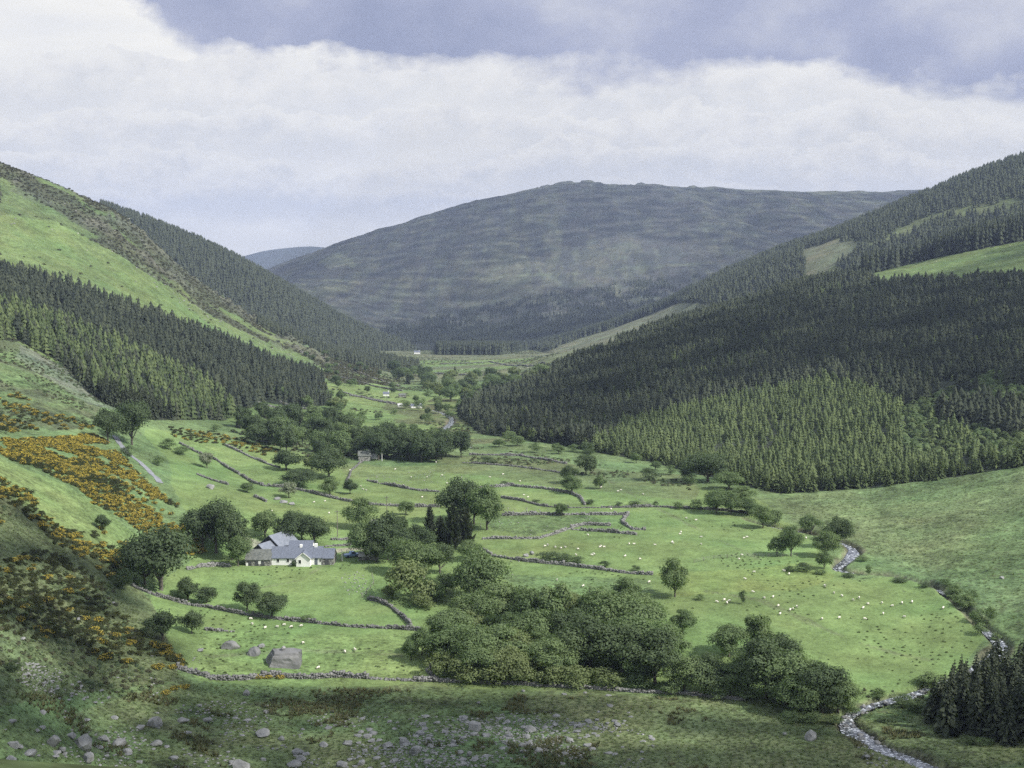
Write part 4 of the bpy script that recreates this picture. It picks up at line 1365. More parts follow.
GT = []
for s_ in range(5):
    V_, F_, c_, d_ = bush_template(700 + s_)
    rng = np.random.default_rng(s_)
    # most blossom sits on the lit upper twigs
    pick = rng.random(len(c_)) < np.where(c_[:, 2] > 0.22, 0.6, 0.2)
    k_ = rng.integers(0, 2, len(c_)) == 0
    pick2 = pick & k_
    cf = c_[pick] + d_[pick] * 0.035
    n = len(cf)
    nr_ = d_[pick] + rng.normal(0, .5, (n, 3))
    a_ = np.cross(nr_, rnd_dirs(n, rng))
    a_ /= np.linalg.norm(a_, axis=1)[:, None]
    b_ = np.cross(nr_ / np.linalg.norm(nr_, axis=1)[:, None], a_)
    FV, FF = quads_from(cf, a_ * 0.042, b_ * 0.042)
    GT.append((V_, F_, FV, FF, mesh_np('gorse_foliage', V_, F_, [M['gorse']]), mesh_np('gorse_flowers', FV, FF, [M['gorse_flower']])))
G1 = [(0, 440), (50, 438), (95, 434), (115, 448), (130, 466), (150, 486), (178, 506), (192, 530), (205, 552), (192, 556), (165, 545), (140, 532), (122, 518), (95, 505), (60, 480), (30, 466), (0, 458)]
G2 = [(0, 478), (30, 492), (42, 512), (70, 532), (100, 528), (130, 548), (128, 575), (118, 590), (90, 560), (55, 545), (20, 510), (0, 500)]
G3 = [(0, 398), (25, 392), (50, 412), (92, 424), (95, 431), (50, 431), (0, 434)]
G4 = [(165, 426), (220, 434), (278, 450), (270, 458), (210, 446), (168, 436)]
G5 = [(0, 560), (50, 548), (110, 590), (128, 620), (150, 640), (180, 656), (186, 672), (150, 672), (110, 665), (70, 640), (30, 640), (0, 632)]
G6 = [(130, 515), (190, 545), (180, 555), (150, 552), (110, 530)]
gl_ = []
for poly, n, md, p, lb, gp in ((G1, 95, 2.2, 0.97, 'gorse bush thick with yellow flowers in the big patch under the lane', 'flowering gorse under the lane'),
                               (G2, 45, 1.9, 0.7, 'gorse bush on the lower band that crosses the shaded slope', 'gorse of the lower band'),
                               (G3, 28, 2.5, 0.85, 'gorse bush with yellow flowers on the bank above the lane', 'gorse above the lane'),
                               (G4, 16, 3.0, 0.6, 'gorse bush along the top edge of the sloping fields', 'gorse along the top of the fields'),
                               (G5, 90, 1.8, 0.3, 'dark gorse bush on the shaded slope near the bottom of the hill', 'gorse low on the shaded slope')):
    rng = np.random.default_rng(n)
    for x, y, z in scatter(poly, n, md, 120, n):
        V_, F_, FV, FF, fm_, fl_ = GT[rng.integers(5)]
        wd = rng.uniform(1.7, 3.2)
        r = link('gorse_bush', fm_, None, (x, y, z - 0.1), rng.uniform(0, 6), (wd, wd, rng.uniform(1.2, 2.1)))
        if rng.random() < p:
            link('flowers', fl_, r)
        tag(r, lb, 'bush', gp)
        gl_.append((x, y))
for x, y, z in [at(px, py) for px, py in [(160, 655), (172, 668), (180, 662), (268, 678), (258, 678), (280, 678), (175, 690), (165, 694), (185, 688), (478, 598), (482, 592)]]:
    _, _, _, _, fm_, fl_ = GT[0]
    r = link('gorse_bush', fm_, None, (x, y, z - 0.1), random.uniform(0, 6), (2.4, 2.4, 1.5))
    link('flowers', fl_, r)
    tag(r, 'stray gorse bush with few flowers near the foreground wall or wood', 'bush', 'stray gorse near the walls')
# the rest of the gorse reads as cover
GP, GF = [], []
for poly, st, frac in ((G1, 1.6, 1.0), (G2, 1.8, 0.4), (G3, 2.4, 0.7), (G4, 3.0, 0.45), (G5, 2.2, 0.22), ([(-200, 380), (0, 398), (0, 434), (-200, 440)], 3, 0.7),
                       ([(-200, 470), (0, 440), (0, 640), (-200, 700)], 3.2, 0.5), ([(150, 640), (160, 636), (190, 668), (176, 672)], 2, 0.6)):
    q = lattice(poly, st, 180, 640, (0,), seed=int(st * 10))
    g_ = fbm(q[:, 0], q[:, 1], 11, 3, 55)
    q = q[(g_ > (-0.2 if st < 1.7 else -0.03))]
    GP.append(q)
    patch = 0.5 + 2.2 * fbm(q[:, 0], q[:, 1], 16, 2, 56)
    GF.append(RNG.random(len(q)) < np.clip(frac * patch + (0.55 if frac > 0.9 else 0), 0, 1))
GP = np.concatenate(GP)
GF = np.concatenate(GF)
gh = RNG.uniform(0.9, 1.9, len(GP))
gw = RNG.uniform(1.5, 2.9, len(GP))
half = [(v[: len(v) // 8 * 4], f[: len(v) // 8]) for v, f, _, _, _, _ in GT]
go = mass('gorse_thicket', GP - [0, 0, 0.1], gh, gw, [M['gorse']], [(v, f) for v, f, _, _, _, _ in GT][:3], 'continuous gorse thicket over the left slope', 'thicket')
q = GF
fl = mass('flowers', GP[q] - [0, 0, 0.08], gh[q] * 1.02, gw[q], [M['gorse_flower']], [(v, f) for _, _, v, f, _, _ in GT][:3], 'yellow gorse flowers', None)
fl.parent = go
del fl['label']

# dark heather scrub on the upper left hill and spur
SCT = [tuft_template(s_) for s_ in range(4)]
q = lattice([(-60, 140), (130, 200), (400, 360), (420, 400), (330, 395), (280, 350), (-60, 350)], 4.2, 640, 1420, (0,), seed=17)
a, b = project(q[:, 0], q[:, 1], q[:, 2])
tv_ = sstep(-25, 22, np.interp(a, [-300, 0, 60, 120, 170, 215, 260, 320, 400], [110, 225, 232, 258, 296, 330, 352, 372, 400]) - b + 80 * fbm(q[:, 0], q[:, 1], 60, 4, 58))
ii_ = np.clip(np.searchsorted(YR, q[:, 1]), 0, len(YR) - 1)
jj_ = np.clip(np.searchsorted(sL, q[:, 0] / q[:, 1]), 0, len(sL) - 1)
q = q[(RNG.random(len(q)) < np.where(DARKG[ii_, jj_], 0.75, 0.02))]
mass('heather_scrub', q, RNG.uniform(0.8, 2.2, len(q)), RNG.uniform(2, 4.5, len(q)), [M['scrub']], SCT, 'dark heather and scrub over the top of the left hill', 'scrub')
# scrub on the rough fields in the middle distance and the slope on the left
QL = []
for poly, st, th in (([(0, 330), (60, 362), (110, 402), (95, 430), (0, 434), (-60, 434), (-60, 330)], 3, 0.05), ([(250, 385), (330, 405), (470, 425), (470, 445), (330, 425)], 4, 0.02),
                     ([(230, 430), (355, 440), (355, 470), (270, 462)], 4, 0.08), ([(470, 446), (560, 458), (690, 478), (690, 490), (560, 472), (470, 462)], 3, 0.0), ([(400, 345), (560, 350), (560, 372), (400, 376)], 8, 0.05),
                     ([(0, 500), (130, 600), (185, 680), (130, 700), (0, 680), (-60, 600)], 2.2, 0.05), ([(860, 690), (1000, 690), (1024, 768), (880, 740)], 2, 0.15), ([(330, 352), (420, 378), (430, 398), (360, 398)], 5, 0.0)):
    q = lattice(poly, st, 180, 2400, (0,), seed=int(st * 7))
    q = q[fbm(q[:, 0], q[:, 1], 20 if st < 4 else 45, 3, 59) > th]
    QL.append(np.c_[q, np.full(len(q), min(st, 4))])
QL = np.concatenate(QL)
mass('scrub', QL[:, :3], RNG.uniform(0.3, 0.7, len(QL)) * QL[:, 3] ** 0.5, RNG.uniform(0.4, 1.1, len(QL)) * QL[:, 3] * 0.8, [M['scrub'], M['leaf_dark']], SCT, 'low dark scrub on the rough ground', 'scrub', fm=RNG.integers(0, 2, len(QL)))

# rushes and grass tufts of the rough pasture
def blades(seed, n=9):
    rng = np.random.default_rng(seed)
    V_, F_ = [], []
    for k_ in range(n):
        a = rng.uniform(0, 6.28)
        r = rng.uniform(0, 0.25)
        l_ = rng.uniform(0.25, 0.5)
        p = np.array([r * math.cos(a), r * math.sin(a), 0])
        d = np.array([math.cos(a) * l_, math.sin(a) * l_, rng.uniform(0.6, 1)])
        s_ = np.array([-math.sin(a), math.cos(a), 0]) * 0.09
        o = len(V_)
        V_ += [p - s_, p + s_, p + d]
        F_.append((o, o + 1, o + 2))
    return np.array(V_), np.array(F_)


BT = [blades(s_) for s_ in range(5)]
q = lattice([(-80, 640), (120, 690), (200, 684), (700, 700), (1110, 700), (1110, 900), (-80, 900)], 1.0, 150, 285, (0,), seed=21)
g_ = fbm(q[:, 0], q[:, 1], 14, 3, 66) + 0.5 * fbm(q[:, 0], q[:, 1], 4, 2, 67)
a, b = project(q[:, 0], q[:, 1], q[:, 2])
inr = inpoly(a, b, [(290, 692), (420, 684), (620, 690), (640, 712), (480, 716), (380, 712), (290, 735)])
rush = q[(g_ > 0.12) & inr | (g_ > 0.38)]
mass('rushes', rush, RNG.uniform(0.5, 1.0, len(rush)), RNG.uniform(0.9, 1.8, len(rush)), [M['rush']], BT, 'brown rush clumps in the rough foreground pasture', 'rushes')
tf_ = q[(g_ <= 0.3)][::2]
tf2 = lattice([(780, 500), (900, 480), (1110, 440), (1110, 700), (1000, 640), (945, 585), (860, 545), (800, 525)], 1.9, 260, 480, (0,), seed=22)
tf2 = tf2[RNG.random(len(tf2)) < 0.6]
tf3 = lattice([(-60, 480), (0, 500), (130, 600), (185, 680), (100, 700), (-60, 700)], 1.3, 190, 420, (0,), seed=23)
tf_ = np.concatenate([tf_, tf2, tf3])
mass('grass_tufts', tf_, RNG.uniform(0.2, 0.5, len(tf_)), RNG.uniform(0.5, 1.2, len(tf_)), [M['tuft']], BT, 'coarse grass tufts over the rough pastures', 'grass')
# docks and thistles that dot the lush fields
q = lattice([(200, 570), (440, 560), (700, 510), (900, 560), (980, 640), (900, 690), (700, 690), (420, 678), (200, 680)], 2.6, 262, 470, (0,), seed=24)
q = q[fbm(q[:, 0], q[:, 1], 24, 3, 68) + 0.45 * RNG.random(len(q)) > 0.50]
mass('weeds', q, RNG.uniform(0.2, 0.5, len(q)), RNG.uniform(0.4, 1.0, len(q)), [M['weed']], SCT, 'dark docks and thistles dotted over the green fields', 'weeds')

# ------------------------------------------------------------------ rocks
import bmesh


def rock_mesh(seed, sub=3, flat=0.6, cuts=6, mat='stone'):
    rng = np.random.default_rng(seed)
    bm = bmesh.new()
    bmesh.ops.create_icosphere(bm, subdivisions=sub, radius=0.5)
    co_ = np.array([v.co[:] for v in bm.verts])
    for _ in range(cuts):           # flat broken faces
        d = rnd_dirs(1, rng)[0]
        lim_ = rng.uniform(0.22, 0.38)
        e = co_ @ d
        co_ -= np.outer(np.maximum(e - lim_, 0), d) * 0.95
    co_ *= (1 + 0.25 * vnoise(co_[:, 0] * 4 + 9, co_[:, 1] * 4 + co_[:, 2] * 3, seed) + 0.12 * vnoise(co_[:, 0] * 11, co_[:, 1] * 11 + co_[:, 2] * 7, seed))[:, None]
    co_[:, 2] *= flat
    for v, c in zip(bm.verts, co_):
        v.co = c
    me_ = bpy.data.meshes.new('rock_mesh')
    bm.to_mesh(me_)
    bm.free()
    me_.materials.append(M[mat])
    return me_


ROCKS = [rock_mesh(s_, 2, RNG.uniform(0.55, 0.85), 11) for s_ in range(8)]
DROCK = [rock_mesh(50 + s_, 3, 0.75, 6, 'stone_dark') for s_ in range(3)]
ERR = lambda s_: s_


def rock_px(px, py, wpx, hpx, label, group=None, mesh=None, name='boulder', cat='rock'):
    x, y, z = at(px, py)
    w_ = wpx * y / F
    h = hpx * y / F
    me_ = mesh or ROCKS[random.randrange(8)]
    dz = max(v.co.z for v in me_.vertices) * 1.0
    r = link(name, me_, None, (x, y + w_ * 0.3, z + h * 0.12), random.uniform(0, 6), (w_, w_ * random.uniform(.7, 1), h * 0.62 / max(dz * 1.3, .1)))
    return tag(r, label, cat, group)


# the great flat-topped boulder with a small one on it
def great_boulder():
    bm = bmesh.new()
    bmesh.ops.create_cube(bm, size=1.0)
    bmesh.ops.subdivide_edges(bm, edges=bm.edges[:], cuts=7, use_grid_fill=True)
    for v in bm.verts:
        c = v.co
        t_ = c.z + 0.5
        c.x *= 1.10 - 0.26 * t_ + 0.1 * math.sin(3 * c.y)
        c.y *= 1.05 - 0.35 * t_
        c.x += 0.12 * t_
        n_ = vnoise(np.array([c.x * 3.1 + 5]), np.array([c.y * 3.1 + c.z * 2.7]), 4)[0] + 0.5 * vnoise(np.array([c.x * 8]), np.array([c.y * 8 + c.z * 7]), 5)[0]
        r_ = 1 + 0.16 * n_
        c.x *= r_
        c.y *= r_
        c.z += 0.07 * n_
        rr_ = max(abs(c.x), abs(c.y))
        if t_ > 0.8:
            c.z -= 0.45 * max(0, rr_ - 0.2)
    me_ = bpy.data.meshes.new('great_boulder')
    bm.to_mesh(me_)
    bm.free()
    me_.materials.append(M['stone_dark'])
    return me_


x, y, z = at(282, 667)
s_ = y / F
gb = link('boulder', great_boulder(), None, (x, y + 2, z + 7 * s_), 0.15, (33 * s_, 26 * s_, 17 * s_))
tag(gb, 'huge flat-topped grey boulder with a small stone on it, near the foreground wall', 'boulder')
sx = link('capstone', ROCKS[2], None, (x + 0.1, y + 2, z + 17.3 * s_), 0.4, (6 * s_, 5 * s_, 7 * s_))
tag(sx, 'small stone balanced on top of the huge flat-topped boulder', 'rock')
rock_px(253, 656, 19, 13, 'rounded boulder beside the huge flat-topped one', mesh=DROCK[0])
rock_px(229, 650, 20, 13, 'low speckled boulder farthest uphill of the three big ones', mesh=DROCK[1])
rock_px(260, 648, 10, 6, 'flat slab behind the rounded boulder', mesh=ROCKS[3])
MAIN = [(246, 696, 13, 9), (154, 727, 20, 15), (50, 746, 20, 15), (82, 750, 24, 22), (86, 763, 22, 12), (117, 747, 20, 12), (102, 741, 14, 8), (154, 747, 16, 9), (127, 753, 12, 7), (240, 770, 24, 14), (262, 738, 24, 9), (280, 741, 10, 8),
        (296, 755, 18, 8), (300, 761, 14, 8), (292, 768, 20, 9), (414, 755, 17, 13), (388, 748, 14, 7), (404, 745, 15, 8), (530, 732, 16, 9), (475, 731, 22, 11), (508, 738, 12, 6), (469, 757, 11, 8), (454, 744, 10, 5),
        (813, 741, 18, 15), (866, 759, 12, 6), (785, 735, 7, 4), (610, 707, 8, 4), (478, 704, 6, 4), (523, 692, 6, 4), (200, 652, 9, 5), (183, 723, 16, 7), (205, 722, 14, 5), (139, 730, 16, 5), (12, 748, 16, 8), (28, 756, 18, 8),
        (10, 762, 16, 8), (70, 738, 12, 6), (60, 752, 12, 8), (172, 760, 12, 5), (342, 768, 16, 8), (360, 766, 14, 7), (323, 747, 14, 6), (367, 738, 14, 6), (348, 746, 16, 6), (580, 728, 12, 5), (618, 727, 14, 5),
        (22, 640, 7, 4), (78, 622, 8, 7), (113, 604, 6, 3), (111, 636, 4, 3), (34, 570, 4, 3), (210, 489, 12, 7), (283, 503, 12, 4), (276, 500, 10, 4), (290, 505, 9, 4), (532, 555, 8, 6), (525, 557, 8, 5), (1002, 579, 6, 4)]
for i, (px, py, w_, h) in enumerate(MAIN):
    big = w_ >= 18
    rock_px(px, py, w_, h, 'large grey boulder half sunk in the foreground turf' if big else 'grey boulder lying in the rough grass of the slope', 'large foreground boulders' if big else 'boulders in the rough grass')
PA = [(0, 706), (120, 715), (220, 700), (400, 718), (560, 712), (620, 722), (660, 740), (640, 768), (0, 768)]
PS = [(15, 660), (60, 668), (100, 690), (120, 705), (60, 700), (20, 685)]
PT_ = [(350, 735), (420, 715), (600, 722), (620, 735), (560, 768), (350, 768)]
for poly, n, md, lo, hi, lb, gp in ((PA, 90, 1.4, 0.6, 1.7, 'grey stone lying on the boulder-strewn foreground pasture', 'stones over the foreground pasture'),
                                    (PT_, 95, 1.1, 0.7, 1.8, 'grey stone in the dense boulder spread at the bottom of the pasture', 'dense boulder spread'),
                                    (PS, 50, 1.0, 0.6, 1.3, 'pale stone of the scree on the shaded slope', 'scree stones'),
                                    ([(560, 690), (620, 690), (650, 740), (590, 740)], 16, 1.5, 0.5, 1.4, 'small grey stone in the grass below the central wood', 'stones below the central wood')):
    rng = np.random.default_rng(n + 5)
    for x, y, z in scatter(poly, n, md, 120, n + 3):
        w_ = rng.uniform(lo, hi) ** 1.3
        r = link('stone', ROCKS[rng.integers(8)], None, (x, y, z + 0.04 * w_), rng.uniform(0, 6), (w_ * 1.2, w_, w_ * rng.uniform(0.5, 0.9)))
        tag(r, lb, 'stone', gp)
# finer rubble
rv = rock_mesh(91, 1, 0.6, 4)
rT = (np.array([v.co[:] for v in rv.vertices]), np.array([p.vertices[:] for p in rv.polygons]))
q = []
for poly, st, th in ((PA, 1.3, 0.14), (PT_, 1.0, -0.02), (PS, 0.8, -0.1), ([(60, 690), (130, 640), (200, 660), (200, 700), (120, 720)], 2.2, 0.2), ([(860, 700), (880, 704), (850, 735), (900, 768), (870, 768), (835, 720)], 1.5, 0.1),
                     ([(0, 190), (115, 214), (200, 290), (300, 348), (330, 372), (240, 350), (160, 290), (80, 235), (0, 230)], 12, 0.1),
                     ([(480, 505), (600, 512), (580, 528), (540, 538), (480, 536)], 2.5, 0.0), ([(440, 470), (475, 480), (470, 500), (440, 498)], 2.5, 0.0), ([(350, 470), (440, 470), (440, 488), (370, 482)], 3, 0.05),
                     ([(340, 575), (360, 570), (380, 605), (350, 615)], 1.6, 0.05), ([(460, 560), (520, 560), (520, 585), (480, 600), (460, 590)], 1.8, 0.1)):
    r = lattice(poly, st, 180, 1400, (0,), seed=31)
    r = r[fbm(r[:, 0], r[:, 1], 9 if st < 5 else 40, 3, 69) > th]
    q.append(np.c_[r, np.full(len(r), st)])
q = np.concatenate(q)
wv_ = RNG.uniform(0.25, 0.9, len(q)) ** 1.2 * np.where(q[:, 3] > 5, 3.2, 1)
mass('rubble', q[:, :3] + [0, 0, 0.05], wv_ * 0.8, wv_, [M['stone']], [rT], 'loose grey rubble scattered over the pastures', 'rubble')
# pale rocks on the far mountain
r = lattice([(480, 200), (560, 184), (700, 186), (760, 195), (800, 230), (740, 262), (600, 230), (480, 240)], 32, 3500, 5000, (3,), seed=33)
r = r[(fbm(r[:, 0], r[:, 1], 260, 3, 70) + 0.5 * RNG.random(len(r)) > 0.42)]
wv_ = RNG.uniform(2, 7, len(r))
mass('rocks', r, wv_ * 0.7, wv_, [M['stone']], [rT], 'pale rock outcrops dotted over the far mountain', 'rocks')

# ------------------------------------------------------------------ dry stone walls
CUBE = np.array([(x, y, z) for z in (-.5, .5) for x, y in ((-.5, -.5), (.5, -.5), (.5, .5), (-.5, .5))])
CF = np.array([(3, 2, 1, 0), (4, 5, 6, 7), (0, 1, 5, 4), (1, 2, 6, 5), (2, 3, 7, 6), (3, 0, 4, 7)])


def stone_wall(pts, label, h=1.2, w_=0.7, group=None, gap_=0.05, name='stone_wall'):
    h *= 0.85
    Q = resample([at(*p) for p in pts], 0.55)
    n = len(Q)
    d = np.gradient(Q[:, :2], axis=0)
    ang = np.arctan2(d[:, 1], d[:, 0])
    wob = 0.7 * fbm(Q[:, 0], Q[:, 1], 12, 2, 13)
    Q[:, 0] += -np.sin(ang) * wob
    Q[:, 1] += np.cos(ang) * wob
    zg = height(Q[:, 0], Q[:, 1])
    hh_ = h * (1 + 0.7 * fbm(Q[:, 0], Q[:, 1], 7, 3, 15))
    rng = np.random.default_rng(n)
    Vs, Fs = [], []
    o = 0
    brk = fbm(Q[:, 0] + 50, Q[:, 1], 9, 2, 16)
    for i in range(n):
        low_ = brk[i] > 0.42
        hi_ = hh_[i] * (0.35 if low_ else 1)
        courses = max(1, int(round(hi_ / 0.38)))
        for k_ in range(courses):
            for side in (-1, 1):
                if k_ == courses - 1 and rng.random() < 0.35:
                    continue
                sz = np.array([rng.uniform(0.45, 0.8), w_ * 0.55 * rng.uniform(0.8, 1.15), 0.42 * rng.uniform(0.8, 1.25)])
                v = CUBE * sz * (1 + rng.uniform(-0.28, 0.28, (8, 3)))
                a = ang[i] + rng.normal(0, 0.4)
                ca_, sa = math.cos(a), math.sin(a)
                off = side * w_ * 0.26 + rng.normal(0, 0.05)
                x = v[:, 0] * ca_ - v[:, 1] * sa + Q[i, 0] - math.sin(ang[i]) * off
                y = v[:, 0] * sa + v[:, 1] * ca_ + Q[i, 1] + math.cos(ang[i]) * off
                z = v[:, 2] + zg[i] + 0.12 + k_ * 0.36 + rng.normal(0, 0.08)
                Vs.append(np.stack([x, y, z], -1))
                Fs.append(CF + o)
                o += 8
    me_ = mesh_np(name, np.concatenate(Vs), np.concatenate(Fs), [M['wall_stone']])
    return tag(link(name, me_), label, 'wall', group)


stone_wall([(178, 669), (205, 677), (240, 680), (274, 677), (342, 677), (390, 680), (434, 681)], 'long dry stone wall across the foreground below the huge boulder', 1.5, 1.0)
stone_wall([(434, 681), (470, 682), (504, 684), (580, 688), (690, 695), (745, 700)], 'low dark wall hidden under the hem of the central wood', 0.9, 0.8)
stone_wall([(133, 587), (171, 600), (205, 607), (240, 614), (274, 619), (308, 622), (349, 627), (391, 629), (419, 631)], 'stone wall under the dark trees at the bottom of the home field', 1.2)
stone_wall([(368, 600), (380, 602), (391, 607), (401, 616), (410, 625)], 'short broken wall running down from the pale willow bushes', 1.1)
stone_wall([(445, 655), (432, 664), (428, 672), (440, 681)], 'short wall curving round the corner of the central wood', 1.0)
stone_wall([(478, 488), (511, 486), (544, 489), (569, 493), (580, 498), (585, 505)], 'curved stone wall round the small top field', 1.3)
stone_wall([(502, 498), (523, 501), (541, 506), (562, 508), (600, 508), (653, 507), (714, 510), (760, 515)], 'long straight stone wall along the top of the big pasture', 1.2)
stone_wall([(503, 516), (536, 515), (582, 515), (629, 515), (622, 523), (633, 530), (645, 530)], 'zigzag stone wall with a hooked end in the middle fields', 1.3)
stone_wall([(483, 539), (511, 539), (539, 539), (556, 534), (569, 529), (584, 525), (610, 526)], 'stone wall climbing to the hooked end of the zigzag wall', 1.2)
stone_wall([(572, 530), (602, 532), (636, 535)], 'short straight stone wall inside the zigzag', 1.3)
stone_wall([(472, 546), (493, 556), (526, 562), (562, 565), (592, 569), (622, 573), (652, 575)], 'stone wall with thorn bushes between the two central pastures', 1.3)
stone_wall([(180, 444), (198, 453), (218, 461), (243, 477), (264, 486), (287, 488), (307, 492), (332, 498), (370, 505), (408, 507), (439, 507)], 'longest field wall, slanting down the slope above the farm', 1.3)
stone_wall([(198, 475), (228, 485)], 'short dark wall high in the sloping field', 1.1)
stone_wall([(254, 497), (266, 502)], 'stub of wall alone in the sloping field', 1.1)
stone_wall([(226, 446), (248, 456), (279, 468)], 'stone wall along the gorse at the top of the fields', 1.1)
stone_wall([(368, 481), (396, 487), (421, 491), (439, 492)], 'stone wall near the stones beyond the rusty shed', 1.3)
stone_wall([(332, 540), (353, 539)], 'low yard wall behind the farm track', 1.0)
stone_wall([(326, 547), (350, 546), (352, 543)], 'low wall at the far side of the farm yard', 0.9)
stone_wall([(188, 570), (205, 567), (216, 566), (229, 567)], 'rubble wall between the huge dark tree and the farm', 1.2)
stone_wall([(206, 630), (222, 631), (236, 632)], 'tumbled wall in the field above the three big boulders', 0.8)
stone_wall([(463, 463), (494, 465), (526, 468), (549, 471), (575, 476)], 'dark field bank below the right plantation', 0.8)
stone_wall([(280, 402), (310, 410), (340, 418)], 'field wall on the slope beyond the mixed wood', 1.2)
stone_wall([(340, 392), (380, 402), (410, 406)], 'field wall leading to the distant white houses', 1.2)
stone_wall([(370, 455), (352, 470), (346, 485)], 'old wall dropping from the dark tree belt', 0.8)

for pts, lb in (([(300, 352), (340, 366), (372, 378), (398, 386)], 'thin field wall slanting down behind the left spur'), ([(335, 376), (372, 386), (402, 391)], 'thin field wall above the distant white houses'),
                ([(432, 373), (480, 375), (530, 374)], 'dark field bank along the near side of the far flat meadow'), ([(440, 364), (490, 362), (545, 363)], 'dark line of bank in the middle of the far flat meadow'),
                ([(350, 396), (376, 400), (396, 404)], 'thin wall below the small white house'), ([(252, 402), (290, 412), (325, 418)], 'wall under the bright strip of field by the left plantation'),
                ([(356, 436), (392, 432), (420, 436)], 'wall on the rough ground before the far river'), ([(470, 350 + 105), (520, 456), (566, 464)], 'faint bank under the scrub of the right plantation')):
    stone_wall(pts, lb, 1.3, 1.0)

# fence lines
M['wood'] = noise_mat('weathered_wood', (0.12, 0.11, 0.09), (0.24, 0.22, 0.19), 4, 0.9, 0.3)
M['wire'] = noise_mat('galvanised_wire', (0.18, 0.18, 0.18), (0.3, 0.3, 0.3), 4, 0.6)


def fence(pts, label, step=4.0, h=1.2):
    Q = resample([at(*p) for p in pts], step)
    Q[:, 2] = height(Q[:, 0], Q[:, 1])
    r = bpy.data.objects.new('wire_fence', None)
    COL.objects.link(r)
    r.location = Q[0]
    tag(r, label, 'fence')
    for p in Q:
        v, f = tube([(0, 0, -0.3), (0, 0, h)], [0.09, 0.08], 5)
        link('post', mesh_np('post', v, f, [M['wood']]), r, p - Q[0])
    parts = []
    for k_ in (0.4, 0.75, 1.1):
        parts.append(tube([p - Q[0] + np.array([0, 0, k_ * h / 1.2]) for p in Q], [0.02] * len(Q), 4))
    v, f = merge(parts)
    link('wires', mesh_np('wires', v, f, [M['wire']]), r)


fence([(694, 563), (712, 559), (742, 557), (797, 557)], 'wire fence across the big pasture up to the trees by the river')
fence([(362, 598), (368, 592), (374, 584), (372, 576)], 'short wire fence in the corner of the home field')
fence([(352, 551), (344, 555), (340, 562)], 'short fence at the end of the farm yard', 3)

# ------------------------------------------------------------------ farm
M['white'] = noise_mat('whitewash', (0.76, 0.76, 0.74), (0.86, 0.86, 0.84), 0.7, 0.9, 0.1)
M['slate'] = noise_mat('blue_slate', (0.105, 0.12, 0.155), (0.16, 0.18, 0.225), 2.5, 0.8, 0.2, 0.2)
M['oldslate'] = noise_mat('lichened_slate', (0.09, 0.10, 0.095), (0.17, 0.18, 0.165), 1.2, 0.85, 0.2)
M['barnslate'] = noise_mat('barn_sheeting', (0.15, 0.17, 0.205), (0.20, 0.22, 0.26), 1.0, 0.8, 0.2, 0.2)
M['darkwall'] = noise_mat('tarred_boards', (0.05, 0.055, 0.06), (0.10, 0.10, 0.10), 2, 0.9)
M['rubblewall'] = noise_mat('rubble_masonry', (0.10, 0.10, 0.095), (0.36, 0.36, 0.33), 1.6, 0.95, 0.5, lo=0.42, hi=0.62)
M['glass'] = noise_mat('window_glass', (0.015, 0.018, 0.02), (0.03, 0.035, 0.04), 1, 0.1, 0, 0.5)
M['door'] = noise_mat('painted_door', (0.10, 0.12, 0.14), (0.14, 0.16, 0.18), 3, 0.6)
M['rust'] = noise_mat('rusty_iron', (0.20, 0.12, 0.06), (0.33, 0.24, 0.15), 0.9, 0.8, 0.2)
M['tin'] = noise_mat('pale_iron', (0.42, 0.43, 0.43), (0.60, 0.60, 0.60), 0.9, 0.5, 0.2)
M['trim'] = noise_mat('white_paint', (0.72, 0.72, 0.70), (0.8, 0.8, 0.78), 3, 0.6)


def boxm(x0, x1, y0, y1, z0, z1):
    return ([(x, y, z) for z in (z0, z1) for x, y in ((x0, y0), (x1, y0), (x1, y1), (x0, y1))],
            [(3, 2, 1, 0), (4, 5, 6, 7), (0, 1, 5, 4), (1, 2, 6, 5), (2, 3, 7, 6), (3, 0, 4, 7)])


def poly_mesh(name, V_, F_, mat):
    me_ = bpy.data.meshes.new(name)
    me_.from_pydata([tuple(map(float, v)) for v in V_], [], [tuple(int(i) for i in f) for f in F_])
    me_.materials.append(M[mat])
    me_.update()
    return me_


